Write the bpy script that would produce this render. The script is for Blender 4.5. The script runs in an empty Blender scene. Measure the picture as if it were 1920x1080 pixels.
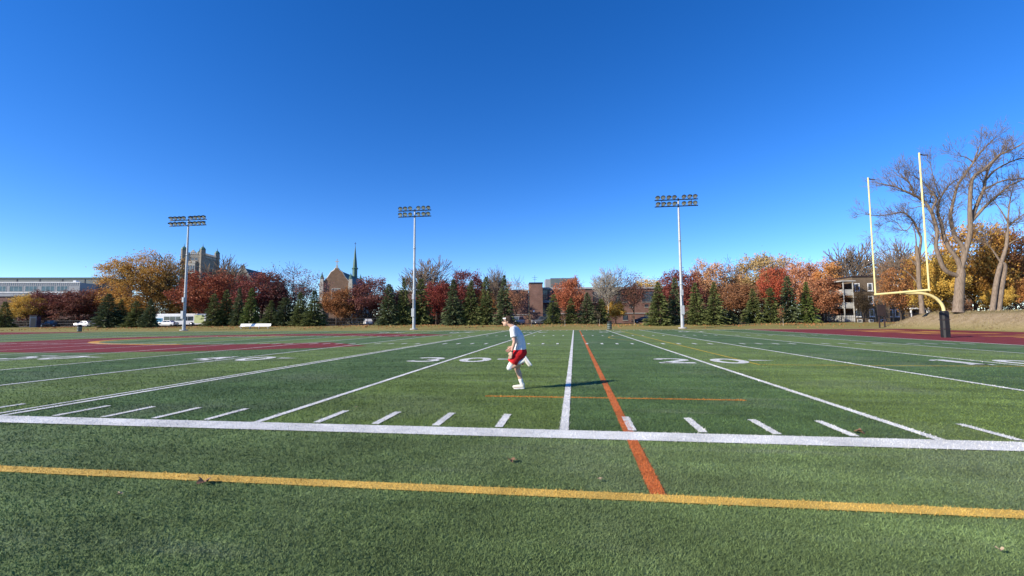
import bpy, bmesh, math, random
import numpy as np
from mathutils import Vector, Matrix, noise

random.seed(7)
rng = np.random.default_rng(7)
PI = math.pi
YD = 0.9144
scene = bpy.context.scene
C = scene.collection

# ------------------------------------------------------------------ camera
CAM = Vector((0.1652, -6.2758, 1.5026))
cam_data = bpy.data.cameras.new('camera')
cam_data.sensor_width = 36.0
cam_data.lens = 846.2 / 1920 * 36.0
cam_data.clip_start = 0.05
cam_data.clip_end = 6000
cam = bpy.data.objects.new('camera', cam_data)
C.objects.link(cam)
_r = Vector((0.990583, 0.136731, -0.007069))
_u = Vector((0.016696, -0.069390, 0.997450))
_f = Vector((-0.135892, 0.988175, 0.071019))
cam.matrix_world = Matrix(((_r.x, _u.x, -_f.x, CAM.x), (_r.y, _u.y, -_f.y, CAM.y),
                           (_r.z, _u.z, -_f.z, CAM.z), (0, 0, 0, 1)))
scene.camera = cam

# ------------------------------------------------------------------ sky and sun
SUN_EL = math.radians(28.5)
SUN_AZ = math.atan2(-2.34, -1.58)            # towards the sun: left of and behind the camera
sun_vec = Vector((math.sin(SUN_AZ) * math.cos(SUN_EL), math.cos(SUN_AZ) * math.cos(SUN_EL), math.sin(SUN_EL)))
world = bpy.data.worlds.new('World')
scene.world = world
world.use_nodes = True
wn = world.node_tree
bg = wn.nodes['Background']
sky = wn.nodes.new('ShaderNodeTexSky')
sky.sky_type = 'NISHITA'
sky.sun_disc = False
sky.sun_elevation = SUN_EL
sky.sun_rotation = SUN_AZ
sky.altitude = 2000
sky.air_density = 1.0
sky.dust_density = 0.1
sky.ozone_density = 4.0
hs = wn.nodes.new('ShaderNodeHueSaturation')      # the phone's vivid blue, applied evenly to the whole sky
hs.inputs['Hue'].default_value = 0.512
hs.inputs['Saturation'].default_value = 1.285
wn.links.new(sky.outputs[0], hs.inputs['Color'])
wn.links.new(hs.outputs[0], bg.inputs[0])
bg.inputs[1].default_value = 0.146

sun_data = bpy.data.lights.new('sun', 'SUN')
sun_data.energy = 5.0
sun_data.angle = math.radians(0.53)
sun_data.color = (1.0, 0.90, 0.74)
sun = bpy.data.objects.new('sun', sun_data)
C.objects.link(sun)
sun.location = (-40, -30, 60)
sun.rotation_euler = (-sun_vec).to_track_quat('-Z', 'Y').to_euler()

vs = scene.view_settings
vs.view_transform = 'Standard'
vs.look = 'None'
vs.exposure = 0.58
vs.gamma = 1.0
vs.use_curve_mapping = False

# ------------------------------------------------------------------ helpers
def sstep(t):
    t = min(1.0, max(0.0, t))
    return t * t * (3 - 2 * t)

def ground_z(x, y):
    z = 0.6 * sstep((y - 67) / 17)
    bank = 2.15 * sstep((x - 44) / 5.0) * (1 - sstep((y - 63) / 9)) * sstep((y + 10) / 20)
    return max(z, bank)

def tag(o, label=None, cat=None, group=None, kind=None):
    if label: o['label'] = label
    if cat: o['category'] = cat
    if group: o['group'] = group
    if kind: o['kind'] = kind
    return o

def empty(name, loc=(0, 0, 0), rz=0.0, label=None, cat=None, group=None):
    o = bpy.data.objects.new(name, None)
    o.empty_display_size = 0.3
    C.objects.link(o)
    o.location = loc
    o.rotation_euler = (0, 0, rz)
    return tag(o, label, cat, group)

def link(name, me, parent=None):
    o = bpy.data.objects.new(name, me)
    C.objects.link(o)
    if parent is not None:
        o.parent = parent
    return o

class MB:
    """collects faces and links them as one mesh object"""
    def __init__(self):
        self.v = []; self.f = []; self.s = []
    def add(self, vs, fs, smooth=False):
        n = len(self.v)
        self.v.extend([tuple(p) for p in vs])
        for f in fs:
            self.f.append(tuple(i + n for i in f)); self.s.append(smooth)
        return self
    def box(self, x0, x1, y0, y1, z0, z1):
        return self.add([(x0, y0, z0), (x1, y0, z0), (x1, y1, z0), (x0, y1, z0), (x0, y0, z1), (x1, y0, z1), (x1, y1, z1), (x0, y1, z1)],
                        [(0, 3, 2, 1), (4, 5, 6, 7), (0, 1, 5, 4), (1, 2, 6, 5), (2, 3, 7, 6), (3, 0, 4, 7)])
    def bbox(self, x0, x1, y0, y1, z0, z1, b=0.02):
        """box with its vertical and top edges chamfered"""
        def ring(d, z):
            return [(x0 + d, y0, z), (x1 - d, y0, z), (x1, y0 + d, z), (x1, y1 - d, z), (x1 - d, y1, z), (x0 + d, y1, z), (x0, y1 - d, z), (x0, y0 + d, z)]
        top = [(x0 + b, y0 + b, z1), (x1 - b, y0 + b, z1), (x1 - b, y0 + b, z1), (x1 - b, y1 - b, z1), (x1 - b, y1 - b, z1), (x0 + b, y1 - b, z1), (x0 + b, y1 - b, z1), (x0 + b, y0 + b, z1)]
        vs = ring(b, z0) + ring(b, z1 - b) + top
        fs = [tuple(range(7, -1, -1)), tuple(range(16, 24))]
        for k in (0, 8):
            fs += [(k + i, k + (i + 1) % 8, k + 8 + (i + 1) % 8, k + 8 + i) for i in range(8)]
        return self.add(vs, fs)
    def prism(self, prof, y0, y1):
        """profile of (x, z) extruded along y"""
        n = len(prof)
        vs = [(x, y0, z) for x, z in prof] + [(x, y1, z) for x, z in prof]
        fs = [tuple(range(n)), tuple(range(2 * n - 1, n - 1, -1))]
        fs += [(i, i + n, (i + 1) % n + n, (i + 1) % n) for i in range(n)]
        return self.add(vs, fs)
    def tube(self, pts, rad, sides=8, cap=True, smooth=True, flat=1.0):
        pts = [Vector(p) for p in pts]
        if not hasattr(rad, '__len__'): rad = [rad] * len(pts)
        d0 = (pts[1] - pts[0]).normalized()
        ref = Vector((0, 0, 1)) if abs(d0.z) < 0.9 else Vector((1, 0, 0))
        a = d0.cross(ref).normalized()
        vs = []
        for i, p in enumerate(pts):
            d = (pts[min(i + 1, len(pts) - 1)] - pts[max(i - 1, 0)]).normalized()
            a = (a - d * a.dot(d)).normalized()
            b = d.cross(a)
            for k in range(sides):
                t = 2 * PI * k / sides
                vs.append(p + a * (math.cos(t) * rad[i]) + b * (math.sin(t) * rad[i] * flat))
        fs = []
        for i in range(len(pts) - 1):
            for k in range(sides):
                k2 = (k + 1) % sides
                fs.append((i * sides + k, i * sides + k2, (i + 1) * sides + k2, (i + 1) * sides + k))
        self.add(vs, fs, smooth)
        if cap:
            self.add([vs[k] for k in range(sides)], [tuple(range(sides - 1, -1, -1))])
            self.add([vs[-sides + k] for k in range(sides)], [tuple(range(sides))])
        return self
    def lathe(self, prof, sides=16, c=(0, 0, 0), smooth=True):
        """profile of (radius, z)"""
        vs = [(c[0] + r * math.cos(2 * PI * k / sides), c[1] + r * math.sin(2 * PI * k / sides), c[2] + z) for r, z in prof for k in range(sides)]
        fs = [(i * sides + k, i * sides + (k + 1) % sides, (i + 1) * sides + (k + 1) % sides, (i + 1) * sides + k) for i in range(len(prof) - 1) for k in range(sides)]
        return self.add(vs, fs, smooth)
    def ball(self, c, r, n=10, m=7):
        if not hasattr(r, '__len__'): r = (r, r, r)
        vs = []; fs = []
        for i in range(m + 1):
            t = PI * i / m
            for k in range(n):
                a = 2 * PI * k / n
                vs.append((c[0] + r[0] * math.sin(t) * math.cos(a), c[1] + r[1] * math.sin(t) * math.sin(a), c[2] + r[2] * math.cos(t)))
        for i in range(m):
            for k in range(n):
                fs.append((i * n + k, (i + 1) * n + k, (i + 1) * n + (k + 1) % n, i * n + (k + 1) % n))
        return self.add(vs, fs, True)
    def mesh(self, name):
        me = bpy.data.meshes.new(name)
        me.from_pydata(self.v, [], self.f)
        me.polygons.foreach_set('use_smooth', self.s)
        me.update()
        return me
    def build(self, name, mat, parent=None):
        me = self.mesh(name)
        o = link(name, me, parent)
        if mat is not None: me.materials.append(mat)
        return o

def soup(name, verts, tri=3, attr=None, mat=None):
    """numpy face soup: verts (n*tri, 3); attr: one float per face"""
    n = len(verts) // tri
    me = bpy.data.meshes.new(name)
    me.vertices.add(n * tri); me.loops.add(n * tri); me.polygons.add(n)
    me.vertices.foreach_set('co', np.ascontiguousarray(verts, dtype=np.float32).ravel())
    me.loops.foreach_set('vertex_index', np.arange(n * tri, dtype=np.int32))
    me.polygons.foreach_set('loop_start', np.arange(0, n * tri, tri, dtype=np.int32))
    me.polygons.foreach_set('loop_total', np.full(n, tri, dtype=np.int32))
    if attr is not None:
        a = me.attributes.new('tint', 'FLOAT', 'FACE')
        a.data.foreach_set('value', np.ascontiguousarray(attr, dtype=np.float32))
    me.update(); me.validate()
    if mat is not None: me.materials.append(mat)
    return me

def join_mesh(name, mb, verts, attr, mat):
    """an MB plus a triangle soup in one mesh"""
    base = np.array(mb.v, dtype=np.float32).reshape(-1, 3)
    me = bpy.data.meshes.new(name)
    nb = len(base); n = len(verts) // 3
    loops = [i for f in mb.f for i in f]
    tot = [len(f) for f in mb.f]
    me.vertices.add(nb + n * 3)
    me.vertices.foreach_set('co', np.concatenate([base, verts.astype(np.float32)]).ravel())
    lv = np.concatenate([np.array(loops, dtype=np.int32), np.arange(nb, nb + n * 3, dtype=np.int32)])
    lt = np.concatenate([np.array(tot, dtype=np.int32), np.full(n, 3, dtype=np.int32)])
    me.loops.add(len(lv)); me.loops.foreach_set('vertex_index', lv)
    me.polygons.add(len(lt))
    me.polygons.foreach_set('loop_start', np.concatenate([[0], np.cumsum(lt)[:-1]]).astype(np.int32))
    me.polygons.foreach_set('loop_total', lt)
    a = me.attributes.new('tint', 'FLOAT', 'FACE')
    a.data.foreach_set('value', np.concatenate([np.full(len(tot), 0.5), attr]).astype(np.float32))
    me.update(); me.validate()
    me.materials.append(mat)
    return me

# ------------------------------------------------------------------ materials
class NT:
    def __init__(self, name):
        self.m = bpy.data.materials.new(name)
        self.m.use_nodes = True
        self.t = self.m.node_tree
        self.p = self.t.nodes['Principled BSDF']
    def n(self, kind, **kw):
        nd = self.t.nodes.new('ShaderNode' + kind)
        for k, v in kw.items(): setattr(nd, k, v)
        return nd
    def l(self, a, b): self.t.links.new(a, b)
    def math(self, op, a, b=None, clamp=False):
        nd = self.n('Math', operation=op, use_clamp=clamp)
        for i, v in enumerate((a, b)):
            if v is None: continue
            if isinstance(v, (int, float)): nd.inputs[i].default_value = v
            else: self.l(v, nd.inputs[i])
        return nd.outputs[0]
    def noise(self, vec, scale, detail=3.0, rough=0.55):
        nd = self.n('TexNoise')
        nd.inputs['Scale'].default_value = scale
        nd.inputs['Detail'].default_value = detail
        nd.inputs['Roughness'].default_value = rough
        if vec is not None: self.l(vec, nd.inputs['Vector'])
        return nd.outputs[0]
    def mapr(self, v, a, b, c, d):
        nd = self.n('MapRange')
        self.l(v, nd.inputs[0])
        for i, x in enumerate((a, b, c, d)): nd.inputs[i + 1].default_value = x
        return nd.outputs[0]
    def mix(self, fac, a, b, blend='MIX'):
        nd = self.n('Mix', data_type='RGBA', blend_type=blend)
        for i, v in ((0, fac), (6, a), (7, b)):
            if isinstance(v, (int, float)): nd.inputs[i].default_value = v
            elif isinstance(v, tuple): nd.inputs[i].default_value = (*v, 1) if len(v) == 3 else v
            else: self.l(v, nd.inputs[i])
        return nd.outputs[2]
    def bump(self, h, strength=0.3, dist=0.02):
        nd = self.n('Bump')
        nd.inputs['Strength'].default_value = strength
        nd.inputs['Distance'].default_value = dist
        self.l(h, nd.inputs['Height'])
        self.l(nd.outputs[0], self.p.inputs['Normal'])
    def pos(self):
        return self.n('NewGeometry').outputs['Position']
    def obj(self):
        return self.n('TexCoord').outputs['Object']

def simple(name, col, rough=0.6, var=0.12, scale=2.0, metal=0.0, spec=0.5, bump=0.0):
    t = NT(name)
    n = t.noise(t.obj(), scale, 4)
    k = t.mapr(n, 0.3, 0.7, 1 - var, 1 + var)
    c = t.mix(1.0, col, t.n('CombineColor').outputs[0], 'MULTIPLY')
    cc = [x for x in t.t.nodes if x.bl_idname == 'ShaderNodeCombineColor'][0]
    for i in range(3): t.l(k, cc.inputs[i])
    t.l(c, t.p.inputs['Base Color'])
    t.l(t.mapr(n, 0.3, 0.7, max(0, rough - 0.08), min(1, rough + 0.08)), t.p.inputs['Roughness'])
    t.p.inputs['Metallic'].default_value = metal
    t.p.inputs['Specular IOR Level'].default_value = spec
    if bump: t.bump(n, bump, 0.02)
    return t.m

def brick_mat(name, c1, c2, mortar, scale=1.0):
    t = NT(name)
    b = t.n('TexBrick')
    b.inputs['Color1'].default_value = (*c1, 1); b.inputs['Color2'].default_value = (*c2, 1)
    b.inputs['Mortar'].default_value = (*mortar, 1)
    b.inputs['Scale'].default_value = scale
    b.inputs['Mortar Size'].default_value = 0.012
    b.inputs['Brick Width'].default_value = 0.24; b.inputs['Row Height'].default_value = 0.08
    sep = t.n('SeparateXYZ'); t.l(t.obj(), sep.inputs[0])
    cmb = t.n('CombineXYZ')
    t.l(t.math('ADD', sep.outputs[0], sep.outputs[1]), cmb.inputs[0]); t.l(sep.outputs[2], cmb.inputs[1])
    t.l(cmb.outputs[0], b.inputs['Vector'])
    n = t.noise(t.obj(), 0.6, 5)
    dirt = t.mapr(n, 0.3, 0.75, 0.75, 1.2)
    cc = t.n('CombineColor')
    for i in range(3): t.l(dirt, cc.inputs[i])
    t.l(t.mix(1.0, b.outputs[0], cc.outputs[0], 'MULTIPLY'), t.p.inputs['Base Color'])
    t.p.inputs['Roughness'].default_value = 0.9
    t.p.inputs['Specular IOR Level'].default_value = 0.2
    t.bump(b.outputs[1], -0.3, 0.01)
    return t.m

def leaf_mat(name, a, b, c, trans=0.25):
    """three leaf tints chosen leaf by leaf, with larger drifts through the crown"""
    t = NT(name)
    at = t.n('Attribute', attribute_name='tint')
    n = t.noise(t.obj(), 0.35, 2)
    f = t.math('ADD', t.math('MULTIPLY', at.outputs['Fac'], 0.65), t.mapr(n, 0.3, 0.7, 0.0, 0.45), True)
    r = t.n('ValToRGB')
    r.color_ramp.elements[0].color = (*a, 1); r.color_ramp.elements[1].color = (*c, 1)
    e = r.color_ramp.elements.new(0.5); e.color = (*b, 1)
    t.l(f, r.inputs[0])
    t.l(r.outputs[0], t.p.inputs['Base Color'])
    t.p.inputs['Roughness'].default_value = 0.65
    t.p.inputs['Specular IOR Level'].default_value = 0.25
    tr = t.n('BsdfTranslucent'); t.l(r.outputs[0], tr.inputs[0])
    mx = t.n('MixShader'); mx.inputs[0].default_value = trans
    out = t.t.nodes['Material Output']
    t.l(t.p.outputs[0], mx.inputs[1]); t.l(tr.outputs[0], mx.inputs[2]); t.l(mx.outputs[0], out.inputs[0])
    return t.m

def turf_mat():
    """artificial turf: alternate five yard panels of two fibre greens, infill speckle, brushed and worn drifts"""
    t = NT('turf')
    pos = t.pos()
    sep = t.n('SeparateXYZ'); t.l(pos, sep.inputs[0])
    u = t.math('DIVIDE', sep.outputs[0], 5 * YD)
    odd = t.math('MODULO', t.math('ADD', t.math('FLOOR', u), 101), 2.0)    # 0 / 1
    light = t.math('SUBTRACT', 1.0, odd)
    inside = t.math('MULTIPLY', t.math('GREATER_THAN', sep.outputs[1], 0.0), t.math('LESS_THAN', sep.outputs[1], 65 * YD))
    inside = t.math('MULTIPLY', inside, t.math('LESS_THAN', sep.outputs[0], 25 * YD))
    dark = t.math('MULTIPLY', inside, t.math('SUBTRACT', 1.0, light))
    light = t.math('MULTIPLY', inside, light)
    col = t.mix(light, (0.144, 0.207, 0.078), (0.128, 0.186, 0.053))
    col = t.mix(dark, col, (0.085, 0.143, 0.051))
    # broad wear and dust
    n1 = t.noise(pos, 0.55, 5, 0.6)
    n2 = t.noise(pos, 2.6, 4, 0.6)
    st = t.n('Mapping'); st.inputs['Scale'].default_value = (0.16, 1.6, 1.0); t.l(pos, st.inputs[0])
    n3 = t.noise(st.outputs[0], 0.9, 4, 0.6)
    k = t.math('MULTIPLY', t.mapr(n1, 0.3, 0.7, 0.8, 1.2), t.mapr(n2, 0.3, 0.7, 0.88, 1.12))
    k = t.math('MULTIPLY', k, t.mapr(n3, 0.3, 0.7, 0.76, 1.24))
    at = t.n('Attribute', attribute_name='tint')
    k = t.math('MULTIPLY', k, t.mapr(at.outputs['Fac'], 0.0, 1.0, 0.64, 1.36))
    cc = t.n('CombineColor')
    for i in range(3): t.l(k, cc.inputs[i])
    col = t.mix(1.0, col, cc.outputs[0], 'MULTIPLY')
    wear = t.mapr(t.noise(pos, 0.33, 3, 0.5), 0.52, 0.72, 0.0, 0.42)
    col = t.mix(wear, col, (0.17, 0.20, 0.125))
    sm = t.n('Mapping'); sm.inputs['Rotation'].default_value = (0, 0, 1.05); sm.inputs['Scale'].default_value = (0.22, 2.4, 1.0); t.l(pos, sm.inputs[0])
    scuff = t.math('MULTIPLY', t.mapr(t.noise(sm.outputs[0], 0.8, 5, 0.65), 0.56, 0.74, 0.0, 0.5), t.mapr(n1, 0.4, 0.6, 0.1, 1.0))
    col = t.mix(scuff, col, (0.20, 0.225, 0.16))
    t.l(col, t.p.inputs['Base Color'])
    t.p.inputs['Roughness'].default_value = 0.75
    t.p.inputs['Specular IOR Level'].default_value = 0.15
    f1 = t.noise(pos, 60, 3, 0.7)
    t.bump(t.math('ADD', f1, t.noise(pos, 9, 2, 0.6)), 0.6, 0.03)
    return t.m

def fibre_mat(name, col, wear=0.25, green=(0.07, 0.14, 0.066)):
    """coloured turf fibre used for the sewn and painted markings"""
    t = NT(name)
    pos = t.pos()
    at = t.n('Attribute', attribute_name='tint')
    k = t.mapr(at.outputs['Fac'], 0.0, 1.0, 0.68, 1.3)
    k = t.math('MULTIPLY', k, t.mapr(t.noise(pos, 1.4, 5, 0.65), 0.3, 0.7, 0.74, 1.14))
    cc = t.n('CombineColor')
    for i in range(3): t.l(k, cc.inputs[i])
    c = t.mix(1.0, col, cc.outputs[0], 'MULTIPLY')
    w = t.mapr(t.noise(pos, 24, 4, 0.7), 0.55, 0.8, 0.0, wear * 2)
    c = t.mix(w, c, green)
    t.l(c, t.p.inputs['Base Color'])
    t.p.inputs['Roughness'].default_value = 0.8
    t.p.inputs['Specular IOR Level'].default_value = 0.1
    t.bump(t.noise(pos, 60, 3, 0.7), 0.5, 0.02)
    return t.m

def ground_mat():
    """mown autumn grass, browner and leaf strewn towards the trees, asphalt beyond them"""
    t = NT('autumn_grass')
    pos = t.pos()
    sep = t.n('SeparateXYZ'); t.l(pos, sep.inputs[0])
    n1 = t.noise(pos, 0.12, 5, 0.6); n2 = t.noise(pos, 1.2, 5, 0.65); n3 = t.noise(pos, 9, 3, 0.6)
    col = t.mix(t.mapr(n1, 0.35, 0.65, 0, 1), (0.17, 0.17, 0.045), (0.27, 0.225, 0.075))
    col = t.mix(t.mapr(n2, 0.4, 0.7, 0, 0.55), col, (0.32, 0.26, 0.12))
    # drifts of brown leaves near the tree row
    lf = t.math('MULTIPLY', t.mapr(sep.outputs[1], 70, 77, 0, 1), t.mapr(t.math('ADD', n2, t.math('MULTIPLY', n1, 0.6)), 0.80, 1.05, 0.0, 0.75))
    col = t.mix(lf, col, (0.21, 0.085, 0.032))
    # dry bank behind the right end zone
    bank = t.math('MULTIPLY', t.mapr(sep.outputs[0], 44, 46.5, 0, 1), t.mapr(sep.outputs[1], 74, 66, 0, 1))
    crest = t.mapr(sep.outputs[2], 1.75, 2.1, 0.0, 0.75)
    dry = t.mix(t.mapr(n2, 0.35, 0.7, 0, 1), (0.30, 0.235, 0.15), (0.20, 0.15, 0.085))
    dry = t.mix(crest, dry, (0.15, 0.125, 0.05))
    col = t.mix(bank, col, dry)
    asp = t.math('MULTIPLY', t.mapr(sep.outputs[1], 88.5, 89.5, 0, 1), t.mapr(sep.outputs[1], 160, 150, 0, 1))
    col = t.mix(asp, col, (0.055, 0.055, 0.058))
    k = t.mapr(n3, 0.25, 0.75, 0.75, 1.25)
    cc = t.n('CombineColor')
    for i in range(3): t.l(k, cc.inputs[i])
    t.l(t.mix(1.0, col, cc.outputs[0], 'MULTIPLY'), t.p.inputs['Base Color'])
    t.p.inputs['Roughness'].default_value = 0.95
    t.p.inputs['Specular IOR Level'].default_value = 0.1
    t.bump(t.math('ADD', n2, n3), 0.5, 0.12)
    return t.m

def bark_mat(name, a, b):
    t = NT(name)
    mp = t.n('Mapping'); mp.inputs['Scale'].default_value = (6, 6, 1.2); t.l(t.obj(), mp.inputs[0])
    n = t.noise(mp.outputs[0], 1.5, 6, 0.65)
    t.l(t.mix(t.mapr(n, 0.35, 0.65, 0, 1), a, b), t.p.inputs['Base Color'])
    t.p.inputs['Roughness'].default_value = 0.95
    t.p.inputs['Specular IOR Level'].default_value = 0.1
    t.bump(n, 0.6, 0.06)
    return t.m

def glass_mat(name, tint=(0.03, 0.04, 0.05)):
    t = NT(name)
    n = t.noise(t.obj(), 0.7, 2)
    t.l(t.mix(t.mapr(n, 0.35, 0.65, 0, 1), tint, tuple(x * 2.2 for x in tint)), t.p.inputs['Base Color'])
    t.p.inputs['Roughness'].default_value = 0.08
    t.p.inputs['Specular IOR Level'].default_value = 0.8
    return t.m

M = {}
M['turf'] = turf_mat()
M['white_fibre'] = fibre_mat('white_fibre', (0.70, 0.70, 0.67), 0.16)
M['yellow_fibre'] = fibre_mat('yellow_fibre', (0.66, 0.44, 0.11), 0.24)
M['orange_fibre'] = fibre_mat('orange_fibre', (0.50, 0.145, 0.045), 0.22)
M['thin_orange'] = fibre_mat('thin_orange_fibre', (0.50, 0.21, 0.04), 0.3)
M['thin_yellow'] = fibre_mat('thin_yellow_fibre', (0.50, 0.37, 0.06), 0.2)
M['maroon_fibre'] = fibre_mat('maroon_fibre', (0.20, 0.038, 0.038), 0.16)
M['gold_fibre'] = fibre_mat('gold_fibre', (0.62, 0.33, 0.07), 0.12)
M['ground'] = ground_mat()
M['bark'] = bark_mat('grey_bark', (0.145, 0.110, 0.082), (0.27, 0.212, 0.165))
M['bark_dark'] = bark_mat('dark_bark', (0.045, 0.034, 0.028), (0.10, 0.078, 0.062))
M['bark_pale'] = bark_mat('pale_bark', (0.24, 0.21, 0.17), (0.42, 0.38, 0.32))
M['steel'] = simple('galvanised_steel', (0.42, 0.44, 0.46), 0.5, 0.10, 1.5, 0.2)
M['dark_metal'] = simple('dark_metal', (0.018, 0.022, 0.032), 0.5, 0.15, 3, 0.0)
M['lamp_glass'] = simple('lamp_reflector', (0.8, 0.82, 0.85), 0.3, 0.05, 3, 0.0)
M['goal_yellow'] = simple('goal_yellow_paint', (0.72, 0.62, 0.27), 0.45, 0.09, 1.2)
M['black_pad'] = simple('black_vinyl_pad', (0.012, 0.012, 0.013), 0.6, 0.3, 4)
M['ribbon'] = simple('dark_ribbon', (0.03, 0.03, 0.05), 0.8, 0.2, 6)
M['white_paint'] = simple('white_paint', (0.78, 0.78, 0.76), 0.5, 0.06, 1.2)
M['balcony'] = simple('weathered_white_boards', (0.40, 0.40, 0.38), 0.7, 0.15, 1.0)
M['concrete'] = simple('concrete', (0.36, 0.35, 0.33), 0.9, 0.12, 1.5, bump=0.2)
M['stone'] = brick_mat('grey_buff_stone', (0.33, 0.29, 0.235), (0.245, 0.215, 0.18), (0.20, 0.18, 0.155), 0.35)
M['stone_trim'] = simple('pale_stone_trim', (0.45, 0.42, 0.36), 0.9, 0.15, 1)
M['copper'] = simple('green_copper', (0.055, 0.135, 0.105), 0.6, 0.3, 1.0)
M['dark_copper'] = simple('dark_green_roof', (0.032, 0.062, 0.055), 0.6, 0.25, 0.8)
M['chapel_brick'] = brick_mat('chapel_brick', (0.215, 0.122, 0.072), (0.17, 0.095, 0.058), (0.19, 0.15, 0.12), 0.6)
M['school_brick'] = brick_mat('school_brick', (0.235, 0.115, 0.085), (0.185, 0.09, 0.068), (0.22, 0.17, 0.14), 0.7)
M['apt_brick'] = brick_mat('apartment_brick', (0.185, 0.135, 0.085), (0.15, 0.108, 0.07), (0.16, 0.13, 0.10), 0.7)
M['grey_clad'] = simple('grey_metal_cladding', (0.30, 0.32, 0.33), 0.5, 0.08, 0.4)
M['pale_clad'] = simple('pale_grey_cladding', (0.27, 0.28, 0.29), 0.5, 0.06, 0.5)
M['green_clad'] = simple('green_grey_cladding', (0.115, 0.135, 0.13), 0.55, 0.08, 0.4)
M['glass'] = glass_mat('window_glass')
M['glass_blue'] = glass_mat('blue_window_glass', (0.035, 0.055, 0.065))
M['board_brown'] = simple('dark_brown_board', (0.028, 0.016, 0.016), 0.8, 0.2, 2)
M['can_green'] = simple('green_can', (0.045, 0.075, 0.055), 0.6, 0.15, 5)
M['black'] = simple('black_rubber', (0.018, 0.018, 0.019), 0.8, 0.2, 5)
M['chrome'] = simple('wheel_metal', (0.5, 0.5, 0.52), 0.3, 0.05, 3, 0.8)

# ================================================================== the ground
def build_terrain():
    xs = sorted(set([-3000, -1500, -800, -500, -350, -260] + list(range(-200, -100, 10)) + [-99, -98.0, -97.0] + list(range(-90, 40, 6))
                    + [40, 42.6, 43.4] + [43.4 + 0.6 * i for i in range(1, 16)] + list(range(54, 90, 3)) + [100, 120, 150, 200, 300, 500, 900, 1800, 3000]))
    ys = sorted(set([-300, -150, -80, -40, -24, -16, -15, -14] + list(range(-10, 58, 3)) + [59.6, 60.3] + [60.3 + 1.2 * i for i in range(1, 28)]
                    + [96, 100, 106, 115, 130, 150, 180, 230, 300, 450, 700, 1200, 2200, 4000]))
    v = []; f = []
    for y in ys:
        for x in xs:
            inside = -97.5 < x < 43.0 and -14.5 < y < 60.0
            z = -0.10 if inside else ground_z(x, y) + 0.004
            if not inside and (x > 44 or y > 61):
                z += (0.10 * noise.noise(Vector((x * 0.35, y * 0.35, 3.0))) + (0.13 * noise.noise(Vector((x * 0.9, y * 0.45, 7.0))) if x > 44 and y < 72 else 0)) * min(1, max(0.15, ground_z(x, y)))
            v.append((x, y, z))
    nx = len(xs)
    for j in range(len(ys) - 1):
        for i in range(nx - 1):
            f.append((j * nx + i, j * nx + i + 1, (j + 1) * nx + i + 1, (j + 1) * nx + i))
    mb = MB(); mb.add(v, f, True)
    o = mb.build('grass_ground', M['ground'])
    tag(o, 'mown autumn grass rising to the trees and the dry bank', kind='structure')
build_terrain()

# ------------------------------------------------------------------ turf fibres
def blades(xy, h0, h1, r):
    """one bent triangle per fibre; r = distance from the viewer's side, wider fibres farther off"""
    n = len(xy)
    a = rng.uniform(0, 2 * PI, n)
    w = (0.0009 + 0.00042 * r) * rng.uniform(0.7, 1.4, n)
    h = rng.uniform(h0, h1, n)
    lean = rng.uniform(0.2, 1.3, n) * h
    la = rng.uniform(0, 2 * PI, n)
    p = np.zeros((n, 3, 3))
    p[:, 0, 0] = xy[:, 0] - np.cos(a) * w; p[:, 0, 1] = xy[:, 1] - np.sin(a) * w
    p[:, 1, 0] = xy[:, 0] + np.cos(a) * w; p[:, 1, 1] = xy[:, 1] + np.sin(a) * w
    p[:, 2, 0] = xy[:, 0] + np.cos(la) * lean; p[:, 2, 1] = xy[:, 1] + np.sin(la) * lean
    p[:, 2, 2] = h
    p[:, 0, 2] = p[:, 1, 2] = 0.001
    return p.reshape(-1, 3), rng.uniform(0, 1, n)

NEAR_N = 1200000
_r = np.exp(rng.uniform(math.log(1.3), math.log(34.0), NEAR_N))
_keep = rng.uniform(0, 1, NEAR_N) < np.clip((34.0 - _r) / 26.0, 0, 1)
_th = rng.uniform(-1.12, 1.12, NEAR_N) - 0.13
near_xy = np.stack([CAM.x + _r * np.sin(_th), CAM.y + _r * np.cos(_th)], 1)[_keep]
near_r = _r[_keep]
taken = np.zeros(len(near_xy), dtype=bool)

# ================================================================== turf field and markings
turf = MB()
turf.add([(-98, -14, 0), (43.2, -14, 0), (43.2, 60.2, 0), (-98, 60.2, 0)], [(0, 1, 2, 3)])
field = link('turf_field', join_mesh('turf_field', turf, np.zeros((0, 3)), np.zeros(0), M['turf']))
tag(field, 'green artificial turf football field with painted lines', kind='structure')

def flat(name, polys, z, mat, rect=None):
    """a marking: flat polygons a few millimetres above the turf, with upright fibres where it is near"""
    mb = MB()
    for p in polys:
        mb.add([(x, y, z) for x, y in p], [tuple(range(len(p)))])
    if rect is not None:
        x0, x1, y0, y1 = rect
        jit = rng.uniform(-0.012, 0.012, len(near_xy))
        sel = (~taken) & (near_xy[:, 0] > x0 + jit) & (near_xy[:, 0] < x1 + jit) & (near_xy[:, 1] > y0 + jit) & (near_xy[:, 1] < y1 + jit)
        taken[sel] = True
        bl, ti = blades(near_xy[sel], 0.014, 0.03, near_r[sel])
    else:
        bl, ti = np.zeros((0, 3)), np.zeros(0)
    return link(name, join_mesh(name, mb, bl, ti, mat), field)

def rect_poly(x0, x1, y0, y1): return [(x0, y0), (x1, y0), (x1, y1), (x0, y1)]
def rect_mark(name, x0, x1, y0, y1, z, mat, near=False):
    return flat(name, [rect_poly(x0, x1, y0, y1)], z, mat, (x0, x1, y0, y1) if near else None)

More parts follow.
